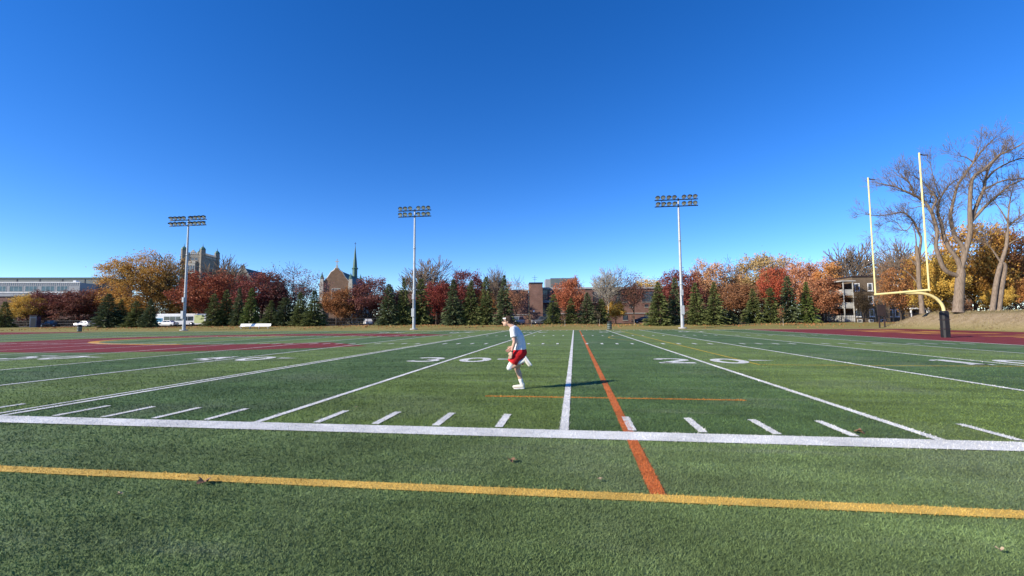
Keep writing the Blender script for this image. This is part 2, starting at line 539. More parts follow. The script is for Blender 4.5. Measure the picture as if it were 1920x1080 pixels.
FARY = 65 * YD
GOALX = 25.4 * YD
rect_mark('sideline', -96, 43.0, -0.42, 0.0, 0.012, M['white_fibre'], True)
rect_mark('sideline', -96, 43.0, FARY, FARY + 0.25, 0.012, M['white_fibre'])
rect_mark('yellow_line', -96, 43.0, -2.335, -2.175, 0.010, M['yellow_fibre'], True)
rect_mark('orange_line', 0.785, 0.915, -2.175, 56.0, 0.008, M['orange_fibre'], True)
for k in range(-17, 5):
    x = k * 5 * YD
    wd = 0.06
    rect_mark('yard_line', x - wd, x + wd, 0.0, FARY, 0.009, M['white_fibre'], -15 < x < 15)
rect_mark('doubled_yard_line', -9.45, -9.36, 0.0, FARY, 0.0095, M['white_fibre'], True)
rect_mark('goal_line', GOALX - 0.08, GOALX + 0.08, 0.0, FARY, 0.013, M['white_fibre'])
rect_mark('thin_orange_line', -1.61, 3.25, 2.60, 2.70, 0.005, M['thin_orange'], True)

for k in range(-34, 25):                                            # one yard ticks
    if k % 5 == 0: continue
    x = k * YD
    rect_mark('hash_mark', x - 0.055, x + 0.055, 0.09, 0.97, 0.009, M['white_fibre'], abs(x) < 14)
for v in (24.5, 40.3, 63.2):
    for k in range(-60, 25):
        if k % 5 == 0 or (v > 60 and k < -25): continue
        x = k * YD
        rect_mark('hash_mark', x - 0.075, x + 0.075, (v - .55) * YD, (v + .55) * YD, 0.009, M['white_fibre'])

# soccer lines
rect_mark('soccer_box_line', 6.03, 6.15, 9.40, 54.0, 0.006, M['thin_yellow'])
rect_mark('soccer_box_line', 6.15, GOALX - 0.08, 9.38, 9.50, 0.006, M['thin_yellow'])
arc = []
for i in range(24):
    a0 = math.radians(131 + i * 98 / 24); a1 = math.radians(131 + (i + 1) * 98 / 24)
    cx, cy, R0, R1 = 12.1, 31.8, 9.10, 9.20
    arc.append([(cx + R0 * math.cos(a0), cy + R0 * math.sin(a0)), (cx + R1 * math.cos(a0), cy + R1 * math.sin(a0)),
                (cx + R1 * math.cos(a1), cy + R1 * math.sin(a1)), (cx + R0 * math.cos(a1), cy + R0 * math.sin(a1))])
flat('soccer_arc', arc, 0.006, M['thin_yellow'])

# yard numbers
def ring(n=24, rx=0.5, ry=0.5, t=0.27, ty=0.19):
    out = []
    for i in range(n):
        a, b = 2 * PI * i / n, 2 * PI * (i + 1) / n
        out.append([(0.5 + rx * math.cos(a), 0.5 + ry * math.sin(a)), (0.5 + rx * math.cos(b), 0.5 + ry * math.sin(b)),
                    (0.5 + (rx - t) * math.cos(b), 0.5 + (ry - ty) * math.sin(b)), (0.5 + (rx - t) * math.cos(a), 0.5 + (ry - ty) * math.sin(a))])
    return out
def stroke(pts, wx=0.17, wy=0.12, k=1.35):
    wx, wy = wx * k, wy * k
    return _stroke(pts, wx, wy)
def _stroke(pts, wx, wy):
    """mitred band along a polyline in the unit box"""
    L = []; R = []
    for i, p in enumerate(pts):
        a = Vector(pts[max(i - 1, 0)]); b = Vector(pts[min(i + 1, len(pts) - 1)])
        d = (b - a).normalized(); nn = Vector((-d.y, d.x))
        L.append((p[0] + nn.x * wx / 2, p[1] + nn.y * wy / 2)); R.append((p[0] - nn.x * wx / 2, p[1] - nn.y * wy / 2))
    return [[L[i], L[i + 1], R[i + 1], R[i]] for i in range(len(pts) - 1)]
def arcpts(cx, cy, rx, ry, a0, a1, n=10):
    return [(cx + rx * math.cos(math.radians(a0 + (a1 - a0) * i / n)), cy + ry * math.sin(math.radians(a0 + (a1 - a0) * i / n))) for i in range(n + 1)]
DIGITS = {
    '0': ring(),
    '1': stroke([(0.5, 0.0), (0.5, 1.0)], 0.26) + [[(0.37, 1.0), (0.37, 0.86), (0.12, 0.74), (0.12, 0.86)]] + [[(0.2, 0), (0.8, 0), (0.8, 0.1), (0.2, 0.1)]],
    '2': stroke(arcpts(0.5, 0.70, 0.40, 0.24, 165, -35) + [(0.12, 0.08)], 0.2, 0.13) + [[(0.0, -0.02), (1.0, -0.02), (1.0, 0.17), (0.0, 0.17)]],
    '3': stroke(arcpts(0.48, 0.73, 0.38, 0.21, 160, -80), 0.2, 0.13) + stroke(arcpts(0.48, 0.28, 0.41, 0.22, 80, -160), 0.2, 0.13),
    '4': stroke([(0.68, 0.0), (0.68, 1.0)], 0.24) + stroke([(0.62, 0.95), (0.06, 0.33)], 0.2, 0.13) + [[(0.0, 0.24), (0.98, 0.24), (0.98, 0.38), (0.0, 0.38)]],
    '5': [[(0.08, 0.86), (0.92, 0.86), (0.92, 1.0), (0.08, 1.0)]] + stroke([(0.16, 0.93), (0.16, 0.52)], 0.18) + stroke(arcpts(0.45, 0.32, 0.42, 0.25, 140, -150), 0.2, 0.13),
}
def yard_number(text, u0, far=False):
    for ch, ua in ((text[0], -1.68), (text[1], 0.42)):
        polys = []
        for p in DIGITS[ch]:
            q = [((ua + x * 1.30), (-1.02 + y * 2.04)) for x, y in p]
            q = [(-a, -b) for a, b in q] if far else q
            vc = 53.3 if far else 11.72
            polys.append([((u0 + a) * YD, (vc + b) * YD) for a, b in q])
        flat('yard_number', polys, 0.0115, M['white_fibre'])
    if not far:
        vc = 12.05
        flat('arrow_mark', [[((u0 + 1.95) * YD, (vc - 0.2) * YD), ((u0 + 2.85) * YD, vc * YD), ((u0 + 1.95) * YD, (vc + 0.2) * YD)]], 0.0115, M['white_fibre'])
for txt, u0 in (('50', -25), ('40', -15), ('30', -5), ('20', 5), ('10', 15)):
    yard_number(txt, u0)
    yard_number(txt, u0, True)

# maroon end zones with gold lettering bars, and the open C at midfield
rect_mark('maroon_end_zone', GOALX + 0.08, 42.9, -0.0, FARY + 0.4, 0.004, M['maroon_fibre'])
rect_mark('maroon_end_zone', -97.5, -85 * YD, 0.0, FARY, 0.004, M['maroon_fibre'])
def gold_block(v0, v1, u0, u1, kind):
    """one worn gold block shape of the end zone lettering, too flat to the eye to read"""
    t = 0.9
    P = [rect_poly(u0, u1, v0, v0 + t)]
    if kind != 1: P.append(rect_poly(u0, u1, v1 - t, v1))
    if kind in (0, 2): P.append(rect_poly(u0, u0 + t, v0 + t, v1 - t))
    if kind in (0, 1): P.append(rect_poly(u1 - t, u1, v0 + t, v1))
    flat('gold_end_zone_shape', P, 0.008, M['gold_fibre'])
for i, v in enumerate(range(9, 56, 6)):
    gold_block(v, v + 4.2, 31.5, 37.5, i % 3)
cx, cy = -30 * YD, 32.5 * YD
ringp = []; gold = []
N = 48
for i in range(N):
    a0 = math.radians(38 + i * 284 / N); a1 = math.radians(38 + (i + 1) * 284 / N)
    def e(a, rx, ry): return (cx + rx * YD * math.cos(a), cy + ry * YD * math.sin(a))
    ringp.append([e(a0, 21, 17.6), e(a1, 21, 17.6), e(a1, 14, 9.6), e(a0, 14, 9.6)])
    if 10 < i < 40:
        gold.append([e(a0, 14.0, 9.6), e(a1, 14.0, 9.6), e(a1, 13.3, 8.9), e(a0, 13.3, 8.9)])
flat('midfield_letter', ringp, 0.004, M['maroon_fibre'])
flat('midfield_outline', gold, 0.006, M['gold_fibre'])

bl, ti = blades(near_xy[~taken], 0.009, 0.026, near_r[~taken])
fib = link('turf_fibres', soup('turf_fibres', bl, 3, ti, M['turf']), field)
tag(fib, kind='stuff')

# ================================================================== trees
def rand_dir():
    v = rng.normal(size=3); return Vector(v / np.linalg.norm(v))

def leaf_quads(cent, size, flatten=0.6):
    """random little quads at the given centres -> (n*4, 3)"""
    n = len(cent)
    nrm = rng.normal(size=(n, 3)); nrm[:, 2] = nrm[:, 2] * flatten + 0.45
    nrm /= np.linalg.norm(nrm, axis=1)[:, None]
    t = rng.normal(size=(n, 3)); a = np.cross(nrm, t); a /= np.linalg.norm(a, axis=1)[:, None]
    b = np.cross(nrm, a)
    s = size * rng.uniform(0.6, 1.35, n)[:, None]
    q = np.stack([cent - a * s, cent - b * s * 0.62, cent + a * s, cent + b * s * 0.62], 1)
    return q.reshape(-1, 3)

def grow(skel, tips, p, d, length, rad, level, maxl, P):
    """recursive limb: appends polylines (pts, radii, level) to skel and twig points to tips"""
    n = 4 if level < 2 else 3
    pts = [p.copy()]; rr = [rad]
    q = p.copy(); dd = d.copy()
    for i in range(n):
        dd = (dd + rand_dir() * P['wiggle'] + Vector((0, 0, P['up'] * (1 if level else 0.4)))).normalized()
        q = q + dd * (length / n)
        pts.append(q.copy()); rr.append(max(P['minr'], rad * (1 - 0.55 * (i + 1) / n)))
    skel.append((pts, rr, level))
    if level >= maxl - 1:
        for a, b in zip(pts[:-1], pts[1:]):
            for k in range(3): tips.append(tuple(a.lerp(b, (k + 0.5) / 3)))
        tips.append(tuple(pts[-1]))
    if level >= maxl: return
    kids = P['kids'][min(level, len(P['kids']) - 1)]
    for k in range(kids):
        t = (P['first'] + (1 - P['first']) * (k + random.random() * 0.8) / kids) if level == 0 else 0.3 + 0.7 * (k + random.random()) / kids
        t = min(t, 0.99)
        f = t * n; i = min(int(f), n - 1)
        base = pts[i].lerp(pts[i + 1], f - i)
        along = (pts[i + 1] - pts[i]).normalized()
        az = 2.4 * k + random.random() * 1.2 + level
        side = along.orthogonal().normalized()
        side.rotate(Matrix.Rotation(az, 3, along))
        ang = P['angle'] * random.uniform(0.75, 1.25)
        nd = (along * math.cos(ang) + side * math.sin(ang)).normalized()
        grow(skel, tips, base, nd, length * P['ratio'] * random.uniform(0.8, 1.2) * (1.0 - 0.35 * (t if level == 0 else 0)), rr[i] * 0.58, level + 1, maxl, P)
    # leader goes on
    if level < maxl:
        grow(skel, tips, pts[-1], dd, length * 0.62, rr[-1] * 0.95, level + 1, maxl, P)

def skel_mesh(name, skel, thick=1.0):
    mb = MB()
    for pts, rr, lv in skel:
        mb.tube(pts, [r * thick for r in rr], 8 if lv == 0 else (5 if lv < 3 else 3), cap=False)
    return mb.mesh(name)

def normalise(skel, tips, h=10.0, w=8.0):
    """fit skeleton into height h and width w"""
    P = np.array([tuple(p) for s in skel for p in s[0]])
    zmax = P[:, 2].max(); r = np.percentile(np.hypot(P[:, 0], P[:, 1]), 97)
    sx, sz = (w / 2) / r, h / zmax
    f = lambda p: Vector((p[0] * sx, p[1] * sx, p[2] * sz))
    sk = [([f(p) for p in pts], rr, lv) for pts, rr, lv in skel]
    return sk, np.array([tuple(f(t)) for t in tips])

PROTO = {}
def make_broadleaf(key, seed, P, leaves, leaf_size, bare_top=0.0, fill=0.5, maxl=4, fatness=1.0):
    random.seed(seed)
    global rng
    rng = np.random.default_rng(seed)
    skel = []; tips = []
    grow(skel, tips, Vector((0, 0, 0)), Vector((0, 0, 1)), P['trunk'], P['r'], 0, maxl, P)
    skel, tips = normalise(skel, tips)
    wood = skel_mesh(key + '_wood', skel, fatness)
    crown = None
    if leaves:
        low = 10 * P.get('clear', 0.2)
        tips = tips[tips[:, 2] > low]
        # leafy clumps hang about a part of the twigs, so the sky shows between them
        cl = tips[rng.choice(len(tips), int(len(tips) * fill), replace=False)]
        if bare_top > 0:
            cl = cl[rng.uniform(0, 1, len(cl)) > np.clip((cl[:, 2] / 10 - (1 - bare_top)) * 3, 0, 0.92)]
        nenv = P.get('env', 150)
        u3 = rng.normal(size=(nenv * 3, 3)); u3 /= np.linalg.norm(u3, axis=1)[:, None]
        rad = rng.uniform(0.45, 1.0, nenv * 3) ** 0.6
        lump = np.array([0.86 + 0.30 * noise.noise(Vector(v * 1.7) + Vector((seed, 0, 0))) for v in u3])
        zc = (10 + low) / 2
        e = u3 * (rad * lump)[:, None] * np.array([3.95, 3.95, (10 - low) / 2]) + np.array([0, 0, zc])
        e = e[rng.uniform(0, 1, len(e)) > np.clip((e[:, 2] / 10 - (1 - bare_top)) * 3, 0, 0.92)][:int(nenv * fill * 2)]
        cl = np.concatenate([cl[rng.choice(len(cl), min(len(cl), len(e) * P.get('twigs', 1)), replace=False)], e])
        idx = rng.integers(0, len(cl), leaves)
        c = cl[idx] + rng.normal(scale=P.get('puff', 0.34), size=(leaves, 3))
        verts = leaf_quads(c, leaf_size)
        tint = np.clip(rng.uniform(0, 1, leaves) * 0.7 + (rng.uniform(0, 1, len(cl)))[idx] * 0.3, 0, 1)
        crown = soup(key + '_crown', verts, 4, tint)
    PROTO[key] = (wood, crown)

ROUND = dict(trunk=4.2, r=0.20, kids=[6, 5, 4, 3], first=0.38, angle=0.95, ratio=0.62, wiggle=0.16, up=0.10, minr=0.018, clear=0.2)
OVAL = dict(trunk=5.0, r=0.18, kids=[6, 5, 4, 3], first=0.35, angle=0.62, ratio=0.58, wiggle=0.14, up=0.14, minr=0.018, clear=0.2)
FAN = dict(trunk=3.6, r=0.17, kids=[6, 5, 4, 4], first=0.5, angle=0.52, ratio=0.74, wiggle=0.12, up=0.12, minr=0.03)
BIGM = dict(trunk=3.6, r=0.26, kids=[6, 5, 5, 4], first=0.45, angle=0.85, ratio=0.72, wiggle=0.2, up=0.06, minr=0.022, clear=0.16, puff=0.26, env=230)
for i in range(4): make_broadleaf('round%d' % i, 11 + i, ROUND, 14500, 0.115, 0.16, 0.42)
for i in range(3): make_broadleaf('oval%d' % i, 31 + i, OVAL, 12000, 0.115, 0.18, 0.42)
for i in range(3): make_broadleaf('sparse%d' % i, 51 + i, OVAL, 4200, 0.09, 0.3, 0.4, fatness=0.9)
for i in range(2): make_broadleaf('sparse2%d' % i, 61 + i, ROUND, 8500, 0.105, 0.45, 0.45)
for i in range(3): make_broadleaf('bare%d' % i, 71 + i, FAN, 0, 0.1, fatness=1.15)
make_broadleaf('big0', 91, BIGM, 36000, 0.066, 0.12, 0.5, maxl=4)

def make_spruce(key, seed):
    global rng
    rng = np.random.default_rng(seed); random.seed(seed)
    H, W = 10.0, 5.0
    ex = [0.68, 0.82, 0.98, 0.74, 1.06][seed % 5]; gap_a = random.uniform(0, 6.28)
    tr = MB(); tr.tube([(0, 0, 0), (0.03, 0, H * 0.5), (0, 0, H * 0.99)], [0.17, 0.1, 0.015], 7)
    br = MB(); vs = []; ti = []
    z = 0.35
    while z < H * 0.985:
        f = 1 - z / H
        R = (W / 2) * (f ** ex) * (0.55 + 0.45 * min(1, z / 0.9)) + 0.06
        nb = int(6 + 5 * f)
        for k in range(nb):
            a = 2 * PI * (k + random.random()) / nb
            if random.random() < 0.10: continue
            L = R * random.uniform(0.55, 1.18) * (0.72 if math.cos(a - gap_a) > 0.85 and z > 2 else 1.0)
            rise = 0.25 * f * L - 0.30 * L * f + (0.55 * L if f < 0.25 else 0.05 * L)
            d = Vector((math.cos(a), math.sin(a), 0))
            n = max(10, int(34 * L / 2.5) + 8)
            t = rng.uniform(0.12, 1.0, n) ** 0.75
            droop = -0.28 * f * t * t * L + rise * t
            wdt = (0.10 + 0.20 * (1 - t)) * L * 0.8
            side = rng.uniform(-1, 1, n) * wdt
            c = np.zeros((n, 3))
            c[:, 0] = d.x * L * t - d.y * side; c[:, 1] = d.y * L * t + d.x * side
            c[:, 2] = z + droop - np.abs(side) * 0.25 + rng.normal(scale=0.035, size=n)
            # drooping needle sprays: narrow triangles pointing outward and down
            out = np.stack([d.x + 0.9 * np.sign(side) * -d.y * rng.uniform(0, 1, n), d.y + 0.9 * np.sign(side) * d.x * rng.uniform(0, 1, n), rng.uniform(-0.75, 0.25, n)], 1)
            out /= np.linalg.norm(out, axis=1)[:, None]
            wv = np.cross(out, rng.normal(size=(n, 3))); wv /= np.linalg.norm(wv, axis=1)[:, None]
            ln = rng.uniform(0.16, 0.34, n)[:, None] * (0.6 + 0.6 * f); ww = ln * 0.36
            q = np.stack([c - wv * ww, c + wv * ww, c + out * ln * 1.5], 1)
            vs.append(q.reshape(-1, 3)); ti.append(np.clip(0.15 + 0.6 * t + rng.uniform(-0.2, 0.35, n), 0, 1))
        z += 0.17 + 0.13 * f + random.uniform(-0.03, 0.05)
    tip = np.array([[0, 0, H * 0.97]]) 
    PROTO[key] = (tr.mesh(key + '_wood'), soup(key + '_crown', np.concatenate(vs), 3, np.concatenate(ti)))
for i in range(5): make_spruce('spruce%d' % i, 100 + i)
rng = np.random.default_rng(5); random.seed(5)

LEAF = {
    'yellow': leaf_mat('yellow_leaves', (0.415, 0.249, 0.051), (0.613, 0.392, 0.075), (0.732, 0.518, 0.124)),
    'gold': leaf_mat('gold_leaves', (0.339, 0.151, 0.041), (0.549, 0.295, 0.065), (0.507, 0.360, 0.087)),
    'maroon': leaf_mat('maroon_leaves', (0.100, 0.030, 0.030), (0.168, 0.053, 0.050), (0.230, 0.092, 0.064)),
    'maroon2': leaf_mat('maroon_brown_leaves', (0.114, 0.036, 0.031), (0.188, 0.064, 0.048), (0.272, 0.122, 0.067)),
    'maroon3': leaf_mat('maroon_grey_leaves', (0.134, 0.042, 0.039), (0.209, 0.072, 0.062), (0.233, 0.114, 0.089)),
    'rust': leaf_mat('rust_leaves', (0.229, 0.086, 0.036), (0.352, 0.152, 0.057), (0.413, 0.222, 0.079)),
    'redrust': leaf_mat('rust_red_leaves', (0.185, 0.047, 0.028), (0.292, 0.079, 0.041), (0.376, 0.134, 0.059)),
    'darkred': leaf_mat('dark_red_leaves', (0.132, 0.031, 0.029), (0.219, 0.055, 0.044), (0.268, 0.095, 0.065)),
    'darkred2': leaf_mat('oxblood_leaves', (0.113, 0.025, 0.026), (0.198, 0.046, 0.040), (0.254, 0.080, 0.052)),
    'red': leaf_mat('crimson_leaves', (0.171, 0.033, 0.030), (0.276, 0.055, 0.043), (0.333, 0.098, 0.055)),
    'scarlet': leaf_mat('scarlet_leaves', (0.262, 0.046, 0.030), (0.433, 0.090, 0.046), (0.480, 0.145, 0.064)),
    'orangered': leaf_mat('orange_red_leaves', (0.305, 0.084, 0.044), (0.454, 0.144, 0.069), (0.542, 0.230, 0.109)),
    'orange': leaf_mat('orange_leaves', (0.376, 0.140, 0.048), (0.542, 0.242, 0.074), (0.621, 0.353, 0.121)),
    'paleorange': leaf_mat('pale_orange_leaves', (0.370, 0.180, 0.080), (0.524, 0.282, 0.136), (0.586, 0.366, 0.194)),
    'salmon': leaf_mat('salmon_leaves', (0.378, 0.154, 0.086), (0.547, 0.256, 0.142), (0.608, 0.340, 0.180)),
    'salmonbrown': leaf_mat('salmon_brown_leaves', (0.270, 0.102, 0.054), (0.420, 0.177, 0.089), (0.494, 0.253, 0.109)),
    'brown': leaf_mat('brown_leaves', (0.176, 0.076, 0.036), (0.273, 0.129, 0.061), (0.356, 0.179, 0.080)),
    'maroonbrown': leaf_mat('maroon_brown_thin_leaves', (0.121, 0.044, 0.035), (0.202, 0.078, 0.054), (0.272, 0.122, 0.067)),
    'purple': leaf_mat('purple_leaves', (0.177, 0.077, 0.073), (0.274, 0.130, 0.117), (0.345, 0.180, 0.147)),
    'olive': leaf_mat('olive_leaves', (0.308, 0.204, 0.080), (0.437, 0.304, 0.129), (0.510, 0.375, 0.179)),
    'paleolive': leaf_mat('straw_leaves', (0.378, 0.248, 0.117), (0.520, 0.349, 0.165), (0.594, 0.420, 0.222)),
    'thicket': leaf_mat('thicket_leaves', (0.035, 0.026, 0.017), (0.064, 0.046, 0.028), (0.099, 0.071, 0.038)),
    'tan': leaf_mat('tan_leaves', (0.153, 0.111, 0.061), (0.219, 0.166, 0.095), (0.276, 0.221, 0.129)),
}
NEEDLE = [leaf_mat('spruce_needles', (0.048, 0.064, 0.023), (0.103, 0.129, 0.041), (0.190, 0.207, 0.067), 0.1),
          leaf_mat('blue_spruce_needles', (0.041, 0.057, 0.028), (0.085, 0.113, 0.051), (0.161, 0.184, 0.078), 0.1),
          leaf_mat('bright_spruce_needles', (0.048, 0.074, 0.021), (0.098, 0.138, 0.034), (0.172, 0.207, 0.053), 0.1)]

def own_mat(o, m):
    if len(o.data.materials) == 0: o.data.materials.append(m)
    o.material_slots[0].link = 'OBJECT'
    o.material_slots[0].material = m

def place_tree(name, key, x, y, h, w, rz, wood, leaf, label, cat, group, wref):
    wm, cm = PROTO[key]
    root = empty(name, (x, y, ground_z(x, y) - 0.05), rz, label, cat, group)
    root.scale = (w / wref, w / wref, h / 10.0)
    t = link('trunk', wm, root); own_mat(t, wood)
    if cm is not None:
        c = link('crown', cm, root); own_mat(c, leaf)
    return root

SPRUCES = [
    (-134.4, 84.0, 6.1, 3.6, 'dark green spruce at the far left edge of the photo, beside the birch trunks'),
    (-101.3, 80.0, 7.3, 4.5, 'dark spruce left of the yellow maple, leftmost of the four spruces before it'),
    (-100.4, 82.0, 6.1, 3.5, 'second spruce from the left in front of the big yellow maple'),
    (-95.4, 81.0, 5.6, 3.5, 'third spruce from the left in front of the big yellow maple'),
    (-90.8, 80.0, 6.2, 3.9, 'darkest spruce in front of the yellow maple, nearest the white bus'),
    (-79.1, 84.0, 7.1, 3.6, 'slim spruce in front of the rust red oak, first right of the bus'),
    (-77.7, 86.0, 8.1, 4.2, 'spruce in front of the rust red oak, second right of the bus'),
    (-73.7, 85.0, 8.5, 3.8, 'spruce below the stone gable, between two spruces and behind the white bench'),
    (-69.9, 84.0, 8.2, 3.3, 'narrow bright green spruce directly behind the white bench'),
    (-64.5, 83.0, 5.5, 3.9, 'low spruce in front of the dark red maple, right of the white bench'),
    (-61.8, 84.0, 6.1, 3.9, 'spruce in front of the half bare purple tree, third left of the chapel'),
    (-57.8, 83.0, 7.1, 4.1, 'spruce in front of the half bare purple tree, second left of the chapel'),
    (-53.9, 82.0, 7.4, 4.2, 'full spruce just left of the chapel gable'),
    (-38.4, 84.0, 8.5, 4.3, 'broad spruce right of the chapel, leftmost of the three by the middle light pole'),
    (-35.5, 85.0, 9.9, 3.9, 'tall spruce just left of the middle light pole'),
    (-32.4, 87.0, 9.8, 3.9, 'spruce just behind and right of the middle light pole'),
    (-23.9, 82.0, 9.1, 4.0, 'tall broad spruce in front of the dark red oak, left end of the central clump'),
    (-20.5, 83.0, 8.9, 3.6, 'spruce second from the left in the central clump left of the runner'),
    (-17.4, 83.0, 9.5, 3.6, 'spruce third from the left in the central clump left of the runner'),
    (-13.5, 82.0, 9.8, 3.9, 'tallest spruce directly behind the runner, right end of the central clump'),
    (-4.0, 86.0, 6.0, 3.6, 'spruce before the glazed school bay, left of the orange red maple'),
    (-0.5, 86.0, 5.2, 3.1, 'small spruce in front of the orange red maple'),
    (2.8, 86.0, 6.3, 3.7, 'full spruce between the orange red maple and the pale bare tree'),
    (5.6, 87.0, 5.0, 3.3, 'small dark spruce beside the pale trunk of the bare tree'),
    (15.2, 78.0, 7.7, 3.9, 'broad spruce just left of the right light pole, first of its clump'),
    (18.6, 80.0, 8.5, 3.1, 'narrow spruce almost touching the right light pole, on its left'),
    (21.9, 79.0, 7.4, 3.4, 'spruce just right of the right light pole'),
    (24.8, 78.0, 7.5, 4.0, 'broad dark spruce second right of the right light pole'),
    (27.9, 79.0, 2.5, 2.5, 'low bushy spruce beside the dark clump right of the right light pole'),
    (33.5, 84.0, 6.5, 3.3, 'spruce in front of the brown tree, left of the scarlet maple'),
    (36.6, 84.0, 6.5, 3.3, 'spruce in front of the scarlet maple'),
    (39.7, 84.0, 8.6, 3.4, 'tall spruce right of the scarlet maple'),
    (42.4, 83.0, 7.5, 3.7, 'bright green spruce at the right end of the far row, nearest the apartment house'),
]
TREES = [
    (-104.5, 104.0, 9.6, 11.0, 'round', 'gold', 'lower golden tree under the right side of the big yellow maple, above the bus'),
    (-123.0, 105.0, 9.0, 9.5, 'round', 'rust', 'orange brown tree behind the spruces under the left side of the yellow maple'),
    (-148.5, 95.0, 7.6, 8.5, 'sparse', 'tan', 'thin bare thicket tree with pale trunks at the far left'),
    (-139.2, 92.0, 8.4, 8.4, 'round', 'yellow', 'small yellow tree at the far left'),
    (-137.1, 96.0, 9.5, 12.6, 'round', 'maroon', 'dark maroon tree below the grey hall, left of two'),
    (-130.5, 97.0, 9.8, 12.5, 'round', 'maroon2', 'dark maroon tree below the end of the grey hall, right of two'),
    (-126.5, 100.0, 10.7, 10.0, 'oval', 'rust', 'orange brown tree wedged between the maroon tree and the yellow maple'),
    (-114.5, 100.0, 19.3, 27.6, 'big', 'gold', 'big golden yellow maple left of the stone tower'),
    (-91.4, 96.0, 14.2, 14.9, 'round', 'redrust', 'rust red oak below the stone tower'),
    (-162.0, 190.0, 32.5, 20.8, 'bare', 'grey', 'bare grey tree on the skyline right of the stone tower'),
    (-81.0, 92.0, 6.5, 8.5, 'sparse', 'rust', 'thin brown tree between the rust red oak and the dark red maple'),
    (-76.2, 96.0, 13.3, 13.2, 'round', 'darkred', 'dark red maple right of the stone gable'),
    (-67.5, 98.0, 14.9, 13.7, 'sparse', 'purple', 'half bare purple tree left of the chapel'),
    (-54.9, 93.0, 8.7, 8.5, 'round', 'rust', 'orange brown tree in front of the chapel gable'),
    (-51.9, 94.0, 7.7, 8.0, 'sparse', 'rust', 'thin brownish tree with a dark trunk before the chapel corner'),
    (-47.2, 95.0, 11.3, 11.2, 'round', 'maroon3', 'maroon tree in front of the chapel roof'),
    (-37.2, 104.0, 16.6, 12.9, 'bare', 'grey', 'tall bare tree behind the middle light pole'),
    (-43.6, 100.0, 8.4, 6.9, 'bare', 'grey', 'low bare tree behind the spruces left of the middle light pole'),
    (-31.2, 94.0, 10.2, 7.8, 'round', 'red', 'crimson maple right of the middle light pole'),
    (-24.1, 95.0, 13.1, 8.8, 'oval', 'darkred2', 'tall dark red oak above the central spruce clump'),
    (-19.6, 104.0, 14.2, 7.5, 'bare', 'grey', 'bare tree above the central spruce clump'),
    (-20.4, 96.0, 7.7, 6.5, 'round', 'orange', 'orange tree glowing between the central spruces'),
    (-12.8, 95.0, 10.7, 6.8, 'sparse', 'salmon', 'sparse pinkish tree beside the left brick wing'),
    (-1.1, 92.0, 10.0, 7.3, 'round', 'orangered', 'orange red maple in front of the brick school'),
    (5.2, 96.0, 7.3, 6.5, 'sparse', 'brown', 'brown leaved tree behind the pale trunk'),
    (6.8, 90.0, 11.8, 6.6, 'bare', 'pale', 'pale bare tree with a fan crown before the brick school'),
    (8.8, 91.0, 5.0, 4.4, 'round', 'yellow', 'small yellow tree beside the pale bare trunk'),
    (12.5, 90.0, 11.6, 7.5, 'sparse', 'maroonbrown', 'dark brown tree with a bare purple top before the brick wall'),
    (22.1, 135.0, 13.6, 11.0, 'round', 'yellow', 'yellow tree rising behind the flat roof of the brick school'),
    (22.2, 93.0, 11.3, 9.9, 'round', 'darkred', 'dark red tree behind the right light pole'),
    (30.8, 102.0, 14.3, 8.3, 'oval', 'paleorange', 'pale orange tree right of the right light pole'),
    (37.2, 106.0, 15.1, 8.3, 'sparse2', 'paleorange', 'thin pink orange tree left of the olive tree'),
    (41.9, 104.0, 15.9, 10.3, 'round', 'olive', 'pale olive tree, tallest of the far right wood'),
    (50.8, 112.0, 16.8, 8.5, 'oval', 'paleolive', 'straw coloured tree behind the scarlet maple'),
    (34.0, 92.0, 8.1, 9.9, 'round', 'brown', 'brown leaved tree behind the spruces left of the scarlet maple'),
    (40.0, 91.0, 11.8, 6.8, 'oval', 'scarlet', 'bright scarlet maple in the far right wood'),
    (51.3, 104.0, 14.2, 8.9, 'round', 'salmon', 'salmon pink tree right of the scarlet maple'),
    (55.2, 102.0, 13.6, 8.4, 'round', 'orange', 'orange yellow tree at the right end of the far wood'),
    (50.4, 94.0, 9.2, 8.9, 'round', 'salmonbrown', 'salmon brown tree in front of the orange yellow one'),
    (73.5, 125.0, 20.9, 14.2, 'bare', 'grey', 'bare grey tree behind the roof of the brown apartment house'),
    (78.8, 118.0, 20.1, 10.8, 'bare', 'grey', 'bare tree rising behind the apartment house and the goal'),
]
for i, (x, y, h, w, lab) in enumerate(SPRUCES):
    nm = NEEDLE[2] if 'bright' in lab else (NEEDLE[1] if i % 3 == 1 else NEEDLE[0])
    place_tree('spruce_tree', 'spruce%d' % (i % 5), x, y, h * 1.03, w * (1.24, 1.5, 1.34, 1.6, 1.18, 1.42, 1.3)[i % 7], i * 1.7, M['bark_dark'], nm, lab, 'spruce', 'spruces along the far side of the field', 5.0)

_count = {}
for (x, y, h, w, kind, col, lab) in TREES:
    nvar = {'round': 4, 'oval': 3, 'sparse': 3, 'sparse2': 2, 'bare': 3, 'big': 1}[kind]
    k = _count.get(kind, 0); _count[kind] = k + 1
    wood = M['bark_pale'] if col in ('pale', 'tan') else (M['bark'] if kind == 'bare' else M['bark_dark'])
    place_tree({'bare': 'bare_tree'}.get(kind, 'autumn_tree'), kind + str(k % nvar), x, y, h * 1.05, w * (0.84 if kind == 'big' else 1.12), k * 2.1 + x, wood, LEAF.get(col), lab, 'tree',
               'trees beyond the spruces', 8.0)

